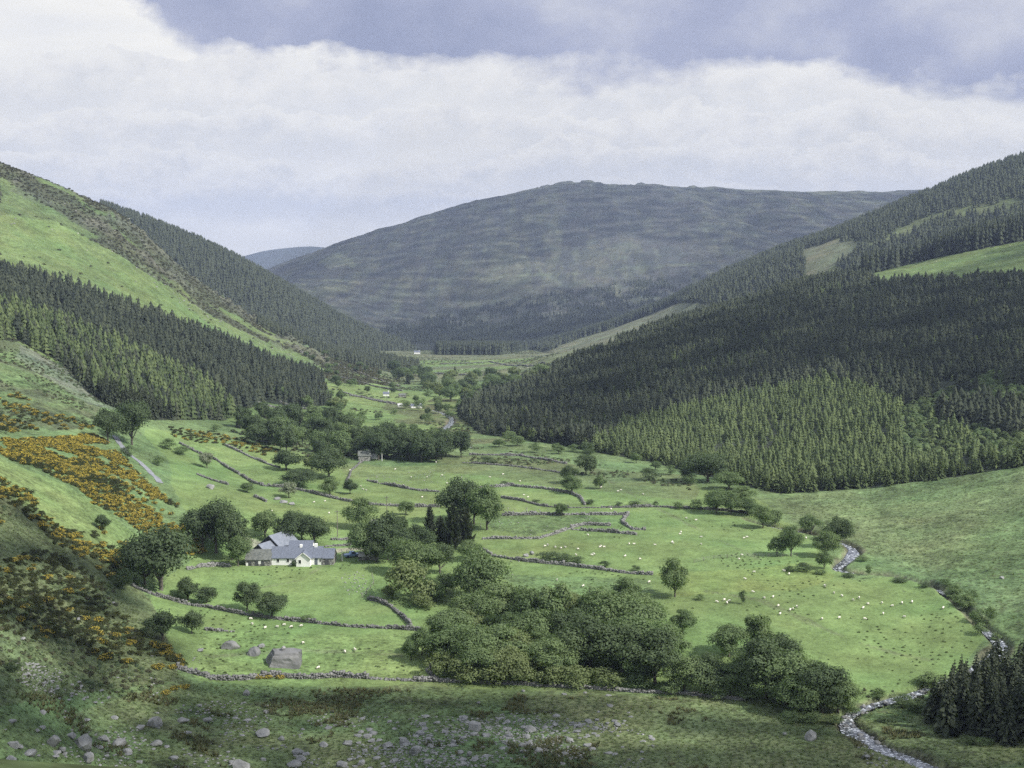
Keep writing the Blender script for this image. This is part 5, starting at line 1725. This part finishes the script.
def gable_block(root, cx, cy, L, D, he, rise, rot=0.0, wall='white', roof='slate', over=0.3, zb=-0.8):
    """walls with gables at both ends (ridge along local x) and a roof of two thick pitches; returns (wall, roof)"""
    l, d = L / 2, D / 2
    V_ = [(-l, -d, zb), (l, -d, zb), (l, d, zb), (-l, d, zb), (-l, -d, he), (l, -d, he), (l, d, he), (-l, d, he), (-l, 0, he + rise), (l, 0, he + rise)]
    F_ = [(0, 1, 5, 4), (2, 3, 7, 6), (1, 2, 6, 9, 5), (3, 0, 4, 8, 7), (3, 2, 1, 0)]
    ca_, sa = math.cos(rot), math.sin(rot)

    def T(v):
        return (v[0] * ca_ - v[1] * sa + cx, v[0] * sa + v[1] * ca_ + cy, v[2])
    wo = link('wall', poly_mesh('wall', [T(v) for v in V_], F_, wall), root)
    sl_ = rise / d
    th = 0.16
    lo_ = l + over
    Vr, Fr = [], []
    for sgn in (-1, 1):
        o = len(Vr)
        e = d + over
        ze = he + rise - sl_ * e
        for x in (-lo_, lo_):
            Vr += [(x, sgn * e, ze + 0.02), (x, 0, he + rise + 0.02), (x, 0, he + rise + 0.02 + th), (x, sgn * e, ze + 0.02 + th)]
        q = [(0, 1, 2, 3), (7, 6, 5, 4), (0, 4, 5, 1), (3, 2, 6, 7), (0, 3, 7, 4), (1, 5, 6, 2)]
        Fr += [tuple(o + i for i in f) for f in q]
    ro = link('roof', poly_mesh('roof', [T(v) for v in Vr], Fr, roof), root)
    return wo, ro, T


def add_window(root, x, y, z, w_, h, facing=(0, -1)):
    """window in a wall that faces -y"""
    v, f = merge([boxm(x - w_ / 2 - .08, x - w_ / 2, y - .07, y + .05, z - .08, z + h + .08), boxm(x + w_ / 2, x + w_ / 2 + .08, y - .07, y + .05, z - .08, z + h + .08),
                  boxm(x - w_ / 2, x + w_ / 2, y - .07, y + .05, z - .08, z), boxm(x - w_ / 2, x + w_ / 2, y - .07, y + .05, z + h, z + h + .08)])
    wi = link('window', poly_mesh('window', v, f, 'trim'), root)
    v, f = boxm(x - w_ / 2, x + w_ / 2, y - .03, y + .05, z, z + h)
    link('pane', poly_mesh('pane', v, f, 'glass'), wi)


def add_box(root, name, mat, *b):
    v, f = boxm(*b)
    return link(name, poly_mesh(name, v, f, mat), root)


def root_at(name, loc, label, cat, rot=0.0):
    r = bpy.data.objects.new(name, None)
    COL.objects.link(r)
    r.location = loc
    r.rotation_euler = (0, 0, rot)
    return tag(r, label, cat)


bx_, by_, bz_ = at(290, 566)
bz_ = hz(bx_, by_ + 4)
K = by_ / F


def X_of(px):
    return (px - 290) * K


fh = root_at('farmhouse', (bx_, by_, bz_), 'long whitewashed farmhouse with blue slate roof and a gabled porch wing', 'farmhouse')
x0, x1 = X_of(270.5), X_of(311)
w1, r1, _ = gable_block(fh, (x0 + x1) / 2, 4.2, x1 - x0, 6.4, 2.3, 2.6)
xp = X_of(304)
w2, r2, _ = gable_block(fh, xp, 1.7, 5.0, 4.2, 2.5, 1.75, PI / 2)
w2.name, r2.name = 'porch_wall', 'porch_roof'
v, f = merge([boxm(-0.06, 0.06, -0.05, 0.05, 0, 1)])
for sgn in (-1, 1):
    a_ = math.atan2(1.75, 2.1) * sgn
    l_ = 2.95
    V_ = []
    for (px_, pz_) in ((0, 0.02), (l_, 0.02), (l_, 0.3), (0, 0.3)):
        V_ += [(xp - sgn * 2.4 + sgn * px_ * math.cos(abs(a_)), q_, 2.22 + px_ * math.sin(abs(a_)) + pz_) for q_ in (-1.19, -1.11)]
    link('bargeboard', poly_mesh('bargeboard', V_, [(0, 2, 3, 1), (2, 4, 5, 3), (4, 6, 7, 5), (6, 0, 1, 7), (0, 6, 4, 2), (1, 3, 5, 7)], 'trim'), fh)
add_window(fh, xp - 1.0, -0.8, 0.95, 0.75, 1.1)
add_window(fh, x0 + 2.0, 1.0, 0.95, 0.7, 0.95)
add_window(fh, x0 + 5.0, 1.0, 0.95, 0.7, 0.95)
x2, x3 = x1 + 0.05, X_of(321.5)
gable_block(fh, (x2 + x3) / 2, 4.6, x3 - x2, 6.4, 2.3, 2.6)
add_box(fh, 'door', 'door', x2 + 1.0, x2 + 1.9, 1.33, 1.42, 0, 2.0)
add_window(fh, x2 + 2.7, 1.4, 0.95, 0.5, 0.8)
for px_, cy_, s2 in ((299.3, 4.2, 0.8), (314.5, 4.6, 1.0)):
    c_ = add_box(r1, 'chimney', 'white', X_of(px_) - 0.45 * s2, X_of(px_) + 0.45 * s2, cy_ - .4, cy_ + .4, 4.3, 4.9 + 0.9 * s2)
v, f = tube([(X_of(273), 0.85, 2.08), (X_of(296), 0.85, 2.08)], [0.07, 0.07], 6)
link('gutter', poly_mesh('gutter', v, f, 'door'), fh)
plant_px('d', 293.5, 566.5, 7, 8, 'dark shrub against the white front wall of the farmhouse')

sh = root_at('stone_shed', (bx_, by_, bz_), 'rough stone shed with patched slate roof joined to the end of the farmhouse', 'shed')
x4, x5 = X_of(321.7), X_of(334)
gable_block(sh, (x4 + x5) / 2, 4.4, x5 - x4, 6.2, 2.0, 2.3, 0, 'rubblewall', 'slate', 0.15)
add_box(sh, 'door', 'darkwall', x4 + 1.0, x4 + 2.2, 1.22, 1.32, 0, 1.7)
ob = root_at('stone_outbuilding', (bx_, by_, bz_), 'low rubble outbuilding with dark lichened roof at the near end of the farmhouse', 'outbuilding')
x6, x7 = X_of(244.5), X_of(270)
gable_block(ob, (x6 + x7) / 2, 3.6, x7 - x6, 7.2, 1.9, 2.3, 0, 'rubblewall', 'oldslate', 0.2)
for k_, px_ in enumerate((249, 256, 262)):
    add_box(ob, 'doorway', 'darkwall', X_of(px_) - .5, X_of(px_) + .5, -0.06, 0.02, 0, 1.5)
add_box(ob, 'whitewashed_panel', 'white', X_of(247) - .6, X_of(247) + .3, -0.05, 0.01, -0.2, 0.9)
add_box(ob, 'whitewashed_panel', 'white', X_of(258.5) - .3, X_of(258.5) + .8, -0.05, 0.01, 0.6, 1.6)
bn = root_at('barn', (bx_ + X_of(266), by_ + 17, hz(bx_ + X_of(266), by_ + 17) - 0.4), 'tall barn with pale slate roof and dark gable behind the outbuilding', 'barn')
gable_block(bn, 0.5, 0.5, 9, 8.0, 3.4, 3.1, PI / 2 - 0.5, 'darkwall', 'barnslate', 0.3, -2.5)
add_box(bn, 'door', 'door', -3.6, -1.4, -4.9, -4.7, 0, 2.6)
b2 = root_at('small_barn', (bx_ + X_of(257), by_ + 10.5, bz_), 'small gabled shed with pale slate roof between barn and outbuilding', 'shed')
gable_block(b2, 0, 0, 5.5, 5.2, 2.6, 2.0, PI / 2 - 0.5, 'darkwall', 'barnslate', 0.2)
b3 = root_at('long_shed', (bx_ + X_of(295), by_ + 12.5, bz_), 'long low shed with blue roof just behind the farmhouse ridge', 'shed')
gable_block(b3, 0, 0, 7.2, 4.0, 3.4, 1.4, 0, 'white', 'slate', 0.2)
for px_, py_, w_, h_, m1, m2, nm_, lb, rt in (
        (377.5, 529, 14, 10, 'white', 'tin', 'white_shed', 'white end of the tin-roofed shed pair half hidden in trees', 0.0),
        (394, 530, 17, 11, 'darkwall', 'rust', 'rusty_shed', 'shed with rust-orange corrugated roof behind the big farm trees', 0.0),
        (368, 560, 20, 9, 'rubblewall', 'tin', 'lean_shed', 'low shed with pale roof under the trees beside the blue pickup', 0.1),
        (364, 461, 12, 12, 'rubblewall', 'oldslate', 'stone_cottage', 'grey roofed cottage tucked in the dark tree belt beyond the fields', 0.1),
        (374, 459, 6, 6, 'white', 'tin', 'white_outhouse', 'small white outhouse beside the grey roofed cottage', 0.2),
        (416, 408, 11, 5, 'white', 'slate', 'white_cottage', 'bright white cottage among trees far up the valley', 0.25),
        (400, 407, 5, 4, 'tin', 'tin', 'tin_shed', 'small pale shed next to the distant white cottage', 0.3),
        (386, 396, 6, 5, 'white', 'slate', 'small_white_house', 'small white house on the slope above the distant cottage', 0.1),
        (402, 397, 7, 4, 'rubblewall', 'oldslate', 'brown_outbuilding', 'dull brown outbuilding between the two distant white houses', 0.2),
        (417, 354, 6, 4, 'white', 'slate', 'remote_house', 'tiny pale house at the head of the valley', 0.1),
        (211, 523, 9, 9, 'white', 'barnslate', 'hidden_shed', 'pale roofed shed glimpsed through the tall trees behind the farm', 0.6)):
    x, y, z = at(px_, py_)
    k_ = y / F
    r = root_at(nm_, (x, y, z), lb, 'house' if 'house' in nm_ or 'cottage' in nm_ else 'shed')
    L = w_ * k_
    rise_ = h_ * k_ * 0.35
    wo, ro, _ = gable_block(r, 0, L * 0.3, L, L * 0.6, h_ * k_ * 0.45, rise_, rt, m1, m2, 0.2, -1.5)
    if 'cottage' in nm_ or 'house' in nm_:
        add_box(ro, 'chimney', m1, L * 0.3, L * 0.3 + 0.7, L * 0.3 - .3, L * 0.3 + .4, h_ * k_ * 0.6, h_ * k_ * 0.8 + 0.9)
    if nm_ == 'stone_cottage':
        add_window(r, -0.8, 0.0, 0.9, 0.7, 0.9)
    if rt == 0.0 or nm_ == 'white_cottage':
        add_box(r, 'door', 'door', -0.5, 0.5, -0.08, 0.02, 0, 1.9)

# blue pickup by the yard
M['carblue'] = noise_mat('pale_blue_paint', (0.20, 0.30, 0.50), (0.24, 0.34, 0.54), 1, 0.35, 0, 0.5)
M['tyre'] = noise_mat('tyre_rubber', (0.02, 0.02, 0.02), (0.035, 0.035, 0.035), 3, 0.9)
x, y, z = at(351.5, 557)
pk = root_at('pickup_truck', (x, y, z), 'pale blue pickup parked in the yard beside the leafy tree', 'pickup', 0.5)
prof = [(-2.3, 0.45), (2.3, 0.45), (2.35, 0.95), (1.3, 1.1), (0.85, 1.75), (-0.35, 1.8), (-0.55, 1.1), (-2.3, 1.1)]
V_ = [(a_, -0.85, b_) for a_, b_ in prof] + [(a_, 0.85, b_) for a_, b_ in prof]
n = len(prof)
F_ = [tuple(range(n - 1, -1, -1))[::-1], tuple(range(2 * n - 1, n - 1, -1))] + [(i, n + i, n + (i + 1) % n, (i + 1) % n) for i in range(n)]
link('body', poly_mesh('body', V_, F_, 'carblue'), pk)
for s2 in (-1, 1):
    V_ = [(1.0, 0.857 * s2, 1.15), (0.72, 0.857 * s2, 1.65), (-0.25, 0.857 * s2, 1.68), (-0.4, 0.857 * s2, 1.15), (1.0, 0.84 * s2, 1.15), (0.72, 0.84 * s2, 1.65), (-0.25, 0.84 * s2, 1.68), (-0.4, 0.84 * s2, 1.15)]
    link('side_window', poly_mesh('side_window', V_, [(0, 1, 2, 3), (7, 6, 5, 4), (0, 4, 5, 1), (2, 6, 7, 3)], 'glass'), pk)
    for wx_ in (-1.5, 1.5):
        v, f = tube([(wx_, 0.72 * s2, 0.36), (wx_, 0.92 * s2, 0.36)], [0.36, 0.36], 14)
        v = list(v) + [(wx_, 0.92 * s2, 0.36)]
        f = list(f) + [(14 + k_, 14 + (k_ + 1) % 14, 28, 28)[:3] for k_ in range(14)]
        link('wheel', poly_mesh('wheel', v, f, 'tyre'), pk)
V_ = [(1.31, -0.75, 1.14), (1.31, 0.75, 1.14), (0.90, 0.75, 1.70), (0.90, -0.75, 1.70), (1.29, -0.75, 1.12), (1.29, 0.75, 1.12), (0.88, 0.75, 1.68), (0.88, -0.75, 1.68)]
link('windscreen', poly_mesh('windscreen', V_, [(0, 1, 2, 3), (7, 6, 5, 4), (0, 4, 5, 1), (2, 6, 7, 3)], 'glass'), pk)

# poles
for px_, py_, h_, arm, lb in ((337.5, 537, 28, 1, 'tall power pole with crossarm in the field behind the yard'), (324.5, 529, 10, 0, 'short post on the slope beyond the farmhouse'),
                              (387, 519, 24, 1, 'power pole rising behind the rusty shed'), (342, 561, 12, 0, 'pale gatepost at the end of the yard'),
                              (238.5, 563, 24, 0, 'grey pole against the dark trees by the outbuilding'), (382, 461, 14, 0, 'white pole in front of the dark tree belt'),
                              (387, 404, 10, 0, 'thin pole near the distant houses')):
    x, y, z = at(px_, py_)
    k_ = y / F
    r = root_at('utility_pole', (x, y, z), lb, 'pole')
    v, f = tube([(0, 0, -0.5), (0, 0, h_ * k_)], [0.16, 0.11], 8)
    link('pole', poly_mesh('pole', v, f, 'trim' if 'white' in lb or 'pale' in lb else 'wood'), r)
    if arm:
        add_box(r, 'crossarm', 'wood', -0.9, 0.9, -0.2, -0.1, h_ * k_ - 0.6, h_ * k_ - 0.45)

# the grey road on the slope
rm = noise_mat('worn_tarmac', (0.17, 0.18, 0.20), (0.24, 0.25, 0.27), 0.4, 0.9)
for k_, (pts, wd) in enumerate((([(115, 436), (118, 441), (124, 450), (134, 458), (142, 464), (150, 472), (160, 483)], 1.2),)):
    Q = resample([at(*p) for p in pts], 2.0)
    d = np.gradient(Q[:, :2], axis=0)
    d /= np.linalg.norm(d, axis=1)[:, None]
    nn = np.stack([-d[:, 1], d[:, 0]], 1)
    V_ = []
    for o in np.linspace(-wd, wd, 5):
        xy = Q[:, :2] + nn * o
        V_.append(np.c_[xy, height(xy[:, 0], xy[:, 1]) + 0.12])
    V_ = np.stack(V_, 1).reshape(-1, 3)
    ii = np.arange(len(Q) * 5).reshape(-1, 5)
    F_ = np.stack([ii[:-1, :-1], ii[:-1, 1:], ii[1:, 1:], ii[1:, :-1]], -1).reshape(-1, 4)
    tag(link('road', mesh_np('road', V_, F_, [rm])), 'strip of grey road between the gorse and the dark pines', 'road', kind='structure')

# ------------------------------------------------------------------ river
wm = bpy.data.materials.new('river_water')
t = NT(wm)
geo = t.n('ShaderNodeNewGeometry')
nz = t.n('ShaderNodeTexNoise', i_Scale=1.4, i_Detail=5.0)
t.l(geo.outputs['Position'], nz.inputs['Vector'])
nz2 = t.n('ShaderNodeTexNoise', i_Scale=1.5, i_Detail=6.0, i_Roughness=0.7)
t.l(geo.outputs['Position'], nz2.inputs['Vector'])
foam = t.ramp(nz2.outputs[0], [(0.52, 0.0), (0.62, 1.0)])
cw = t.mix(foam, (0.035, 0.04, 0.045), (0.70, 0.74, 0.80))
b = t.n('ShaderNodeBsdfPrincipled')
t.l(cw, b.inputs['Base Color'])
t.l(t.math('MULTIPLY_ADD', foam, 0.6, 0.12), b.inputs['Roughness'])
b.inputs['Specular IOR Level'].default_value = 0.9
bp = t.n('ShaderNodeBump', i_Strength=0.35, i_Distance=0.15)
t.l(nz.outputs[0], bp.inputs['Height'])
t.l(bp.outputs[0], b.inputs['Normal'])
o_ = t.n('ShaderNodeOutputMaterial')
t.l(b.outputs[0], o_.inputs[0])
Vw, Fw = [], []
for Q in RIVERS[::-1]:
    d = np.gradient(Q[:, :2], axis=0)
    d /= np.linalg.norm(d, axis=1)[:, None]
    nn = np.stack([-d[:, 1], d[:, 0]], 1)
    zw = np.convolve(np.pad(Q[:, 2], 6, mode='edge'), np.ones(13) / 13, 'valid') - 0.95
    V_ = np.stack([np.c_[Q[:, :2] + nn * (Q[:, 3:4] + 0.3) * o, zw] for o in (-1, 0, 1)], 1).reshape(-1, 3)
    ii = np.arange(len(Q) * 3).reshape(-1, 3)
    F_ = np.stack([ii[:-1, :-1], ii[:-1, 1:], ii[1:, 1:], ii[1:, :-1]], -1)[Q[:-1, 3] > 0.62].reshape(-1, 4)
    tag(link('river_water', mesh_np('river_water', V_, F_, [wm])), 'shallow river winding down the valley', 'river', kind='structure')
rng = np.random.default_rng(77)
Q = RIVERS[0]
d = np.gradient(Q[:, :2], axis=0)
d /= np.linalg.norm(d, axis=1)[:, None]
nn = np.stack([-d[:, 1], d[:, 0]], 1)
zw = np.convolve(np.pad(Q[:, 2], 6, mode='edge'), np.ones(13) / 13, 'valid') - 0.95
for k_ in range(90):
    i = rng.integers(0, 34)
    o = rng.uniform(-1.5, 1.5)
    p = Q[i, :2] + nn[i] * Q[i, 3] * o
    w_ = rng.uniform(0.35, 1.5)
    r = link('river_rock', DROCK[rng.integers(3)], None, (p[0], p[1], zw[i] + 0.05), rng.uniform(0, 6), (w_ * 1.2, w_, w_ * 0.8))
    tag(r, 'grey rock breaking the water of the lower river', 'rock', 'rocks in the lower river')

# ------------------------------------------------------------------ sheep
M['wool'] = noise_mat('wool', (0.62, 0.58, 0.50), (0.80, 0.77, 0.70), 9, 0.95, 0.3)
M['face'] = noise_mat('sheep_face', (0.10, 0.09, 0.08), (0.25, 0.23, 0.20), 9, 0.9)


def sheep_mesh(graze, seed):
    """one skinned body: trunk, neck, head, ears and four jointed legs"""
    V_ = [(-0.42, 0, 0.62), (-0.2, 0, 0.66), (0.12, 0, 0.65), (0.36, 0, 0.64)]
    R_ = [(0.19, 0.21), (0.27, 0.27), (0.28, 0.28), (0.2, 0.22)]
    E_ = [(0, 1), (1, 2), (2, 3)]
    if graze:
        nk = [(0.52, 0, 0.50, .12), (0.60, 0, 0.28, .085), (0.66, 0.0, 0.10, .05)]
    else:
        nk = [(0.52, 0, 0.78, .12), (0.60, 0, 0.92, .09), (0.74, 0.0, 0.88, .05)]
    last = 3
    for a_ in nk:
        V_.append(a_[:3])
        R_.append((a_[3], a_[3]))
        E_.append((last, len(V_) - 1))
        last = len(V_) - 1
    hd = last - 1
    for s2 in (-1, 1):
        p = V_[hd]
        V_.append((p[0] - 0.03, 0.14 * s2, p[2] + 0.03))
        R_.append((0.02, 0.02))
        E_.append((hd, len(V_) - 1))
    for bx, kx, dx in ((3, 0.03, 0.0), (0, -0.05, 0.05)):
        for s2 in (-1, 1):
            b0 = V_[bx]
            st = len(V_)
            V_ += [(b0[0], 0.13 * s2, 0.46), (b0[0] + kx, 0.13 * s2, 0.26), (b0[0] + kx * 0 + dx * 0.5, 0.13 * s2, 0.0)]
            R_ += [(0.075, 0.075), (0.04, 0.04), (0.035, 0.035)]
            E_ += [(bx, st), (st, st + 1), (st + 1, st + 2)]
    V_.append((-0.56, 0, 0.5))
    R_.append((0.04, 0.04))
    E_.append((0, len(V_) - 1))
    me_ = bpy.data.meshes.new('sheep_skeleton')
    me_.from_pydata(V_, E_, [])
    ob_ = bpy.data.objects.new('sheep_source', me_)
    COL.objects.link(ob_)
    md = ob_.modifiers.new('skin', 'SKIN')
    for i, r_ in enumerate(R_):
        me_.skin_vertices[0].data[i].radius = r_
    me_.skin_vertices[0].data[1].use_root = True
    sb = ob_.modifiers.new('sub', 'SUBSURF')
    sb.levels = 1
    sb.render_levels = 1
    dg = bpy.context.evaluated_depsgraph_get()
    out = bpy.data.meshes.new_from_object(ob_.evaluated_get(dg))
    bpy.data.objects.remove(ob_)
    out.materials.clear()
    out.materials.append(M['wool'])
    out.materials.append(M['face'])
    for p in out.polygons:
        c_ = p.center
        p.material_index = 1 if (c_.z < 0.3 or c_.x > 0.57) else 0
    return out


SH = [sheep_mesh(True, 1), sheep_mesh(False, 2)]
FLOCKS = [
    ('sheep in the lush pasture nearest the river bend', 'white sheep grazing in the open pasture above the lower wood', [(717, 603), (727, 604), (724, 601), (729, 602), (753, 593), (764, 599), (773, 598), (778, 607), (780, 615), (790, 611), (797, 608), (793, 610),
        (825, 587), (834, 594), (842, 597), (853, 601), (859, 599), (868, 605), (882, 604), (892, 607), (902, 604), (912, 603), (943, 609), (822, 620), (839, 619), (863, 609), (904, 618), (883, 615), (865, 620), (784, 572), (789, 575), (754, 573), (745, 580), (739, 560), (742, 556)]),
    ('sheep between the zigzag wall and the long thorn wall', 'white sheep grazing in the big pasture beside the zigzag wall', [(701, 538), (701, 545), (744, 539), (747, 538), (806, 539), (681, 533), (672, 543), (655, 546), (673, 544), (640, 560), (625, 557), (629, 545), (600, 548), (604, 548), (601, 547), (592, 556), (594, 555),
        (578, 550), (576, 556), (565, 548), (555, 548), (561, 549), (548, 546), (545, 547), (588, 536), (634, 545), (680, 535), (686, 519), (696, 521), (649, 583), (557, 581), (583, 587)]),
    ('sheep in the small fields at the top', 'white sheep grazing in the small fields near the curved wall', [(618, 492), (621, 491), (643, 495), (601, 488), (524, 496), (528, 498), (611, 510), (503, 475), (490, 478), (520, 482)]),
    ('sheep by the foreground wall', 'white sheep near the great boulders above the foreground wall', [(251, 620), (265, 629), (277, 628), (284, 626), (301, 627), (303, 644), (318, 669), (345, 653), (355, 651), (291, 628), (252, 625)]),
    ('sheep in the sloping field above the farm', 'white sheep grazing in the sloping fields above the farm', [(325, 502), (316, 524), (318, 523), (329, 514), (272, 512), (314, 503), (363, 490), (366, 491), (361, 487), (403, 486), (411, 478), (422, 498), (395, 470), (427, 478), (442, 476), (447, 484), (350, 471), (436, 463)]),
    ('sheep on the far flat meadow', 'tiny white sheep on the flat meadow far up the valley', [(462, 370), (482, 371), (484, 370), (515, 369), (520, 369), (528, 368), (497, 372), (506, 370), (543, 366), (474, 369)]),
    ('sheep on the left hill', 'tiny white sheep high on the green left hill', [(115, 231), (112, 252), (52, 230), (78, 234), (87, 251), (129, 219), (68, 195), (89, 242), (93, 288), (136, 282)]),
    ('sheep on the high right field', 'tiny white sheep on the high field beside the dark spruce belt', [(950, 253), (978, 248), (996, 249), (985, 257), (1010, 246), (1018, 241), (936, 262)]),
]
for gp, lb, pts in FLOCKS:
    for px_, py_ in pts:
        x, y, z = at(px_, py_)
        s_ = 0.78 * (1.3 if y > 600 else 1)
        o = link('sheep', SH[0 if random.random() < 0.7 else 1], None, (x, y, z), random.uniform(0, 6.28), (s_, s_, s_))
        tag(o, lb, 'sheep', gp)

# ------------------------------------------------------------------ clouds out of the picture, put in and shaped for the shade they cast
cm_ = bpy.data.materials.new('cloud')
t = NT(cm_)
b = t.n('ShaderNodeBsdfDiffuse', i_Color=(0.85, 0.86, 0.88, 1))
b2_ = t.n('ShaderNodeBsdfTranslucent', i_Color=(0.85, 0.86, 0.88, 1))
mx = t.n('ShaderNodeMixShader', i_0=0.3)
t.l(b.outputs[0], mx.inputs[1])
t.l(b2_.outputs[0], mx.inputs[2])
o_ = t.n('ShaderNodeOutputMaterial')
t.l(mx.outputs[0], o_.inputs[0])
bm = bmesh.new()
bmesh.ops.create_icosphere(bm, subdivisions=2, radius=0.5)
ico = (np.array([v.co[:] for v in bm.verts]), np.array([[v.index for v in f.verts] for f in bm.faces]))
bm.free()


def cloud(wpoly, alt, r0, r1, step, label, hole=None):
    """wpoly: world outline (x, y, z) of the shaded ground"""
    rng = np.random.default_rng(int(alt))
    xs = [p[0] for p in wpoly]
    ys = [p[1] for p in wpoly]
    gx_, gy_ = np.meshgrid(np.arange(min(xs), max(xs), step), np.arange(min(ys), max(ys), step))
    gx_ = (gx_ + rng.uniform(-.4, .4, gx_.shape) * step).ravel()
    gy_ = (gy_ + rng.uniform(-.4, .4, gy_.shape) * step).ravel()
    k_ = inpoly(gx_, gy_, [(p[0], p[1]) for p in wpoly])
    if hole is not None:
        k_ &= fbm(gx_, gy_, hole[0], 3, 44) > hole[1]
    gx_, gy_ = gx_[k_], gy_[k_]
    gz_ = height(gx_, np.clip(gy_, 12, 10000))
    t_ = (alt - gz_ + rng.uniform(-0.04, 0.05, len(gx_)) * alt) / sd[2]
    p = np.stack([gx_ + sd[0] * t_, gy_ + sd[1] * t_, gz_ + sd[2] * t_], -1)
    w_ = rng.uniform(r0, r1, len(p)) * 2
    mass('cloud', p, w_ * 0.6, w_, [cm_], [ico], label, 'cloud', kind='structure')


def A3(px, py):
    return at(px, py)


cp = [(-330, 420), A3(-60, 470), A3(0, 492), A3(60, 530), A3(110, 575), A3(150, 620), A3(180, 665), A3(260, 684), A3(420, 686), A3(560, 694), A3(700, 702), A3(800, 728), A3(850, 735), A3(905, 742), A3(940, 728), A3(1024, 735), (150, 240), (330, 160), (330, 60), (-330, 60)]
cloud(cp, 900, 7, 10, 15.2, 'low grey cloud overhead shading the near slope')
cp = [(-700, 2550, 0), (-200, 2550, 0), (300, 2700, 0), (900, 2500, 0), (1700, 2900, 0), (2300, 5000, 0), (1500, 4800, 0), (700, 4800, 0), (100, 5000, 0), (-900, 5000, 0)]
cloud(cp, 4200, 16, 30, 50, 'unseen cloud added high overhead to dim the far mountain', (650, -0.2))  # added to dim the mountain, set high so the shade blurs
cp = [A3(462, 425), A3(560, 440), A3(640, 420), A3(700, 400), A3(760, 386), A3(830, 384), A3(900, 396), A3(960, 410), A3(1020, 405), A3(1100, 390), (1000, 1300), (760, 1420), A3(880, 290), A3(760, 305), A3(640, 342), A3(560, 372)]
cloud(cp, 1900, 9, 17, 31, 'unseen cloud added overhead to darken the upper right plantation')  # added out of view to deepen the shade on this wood
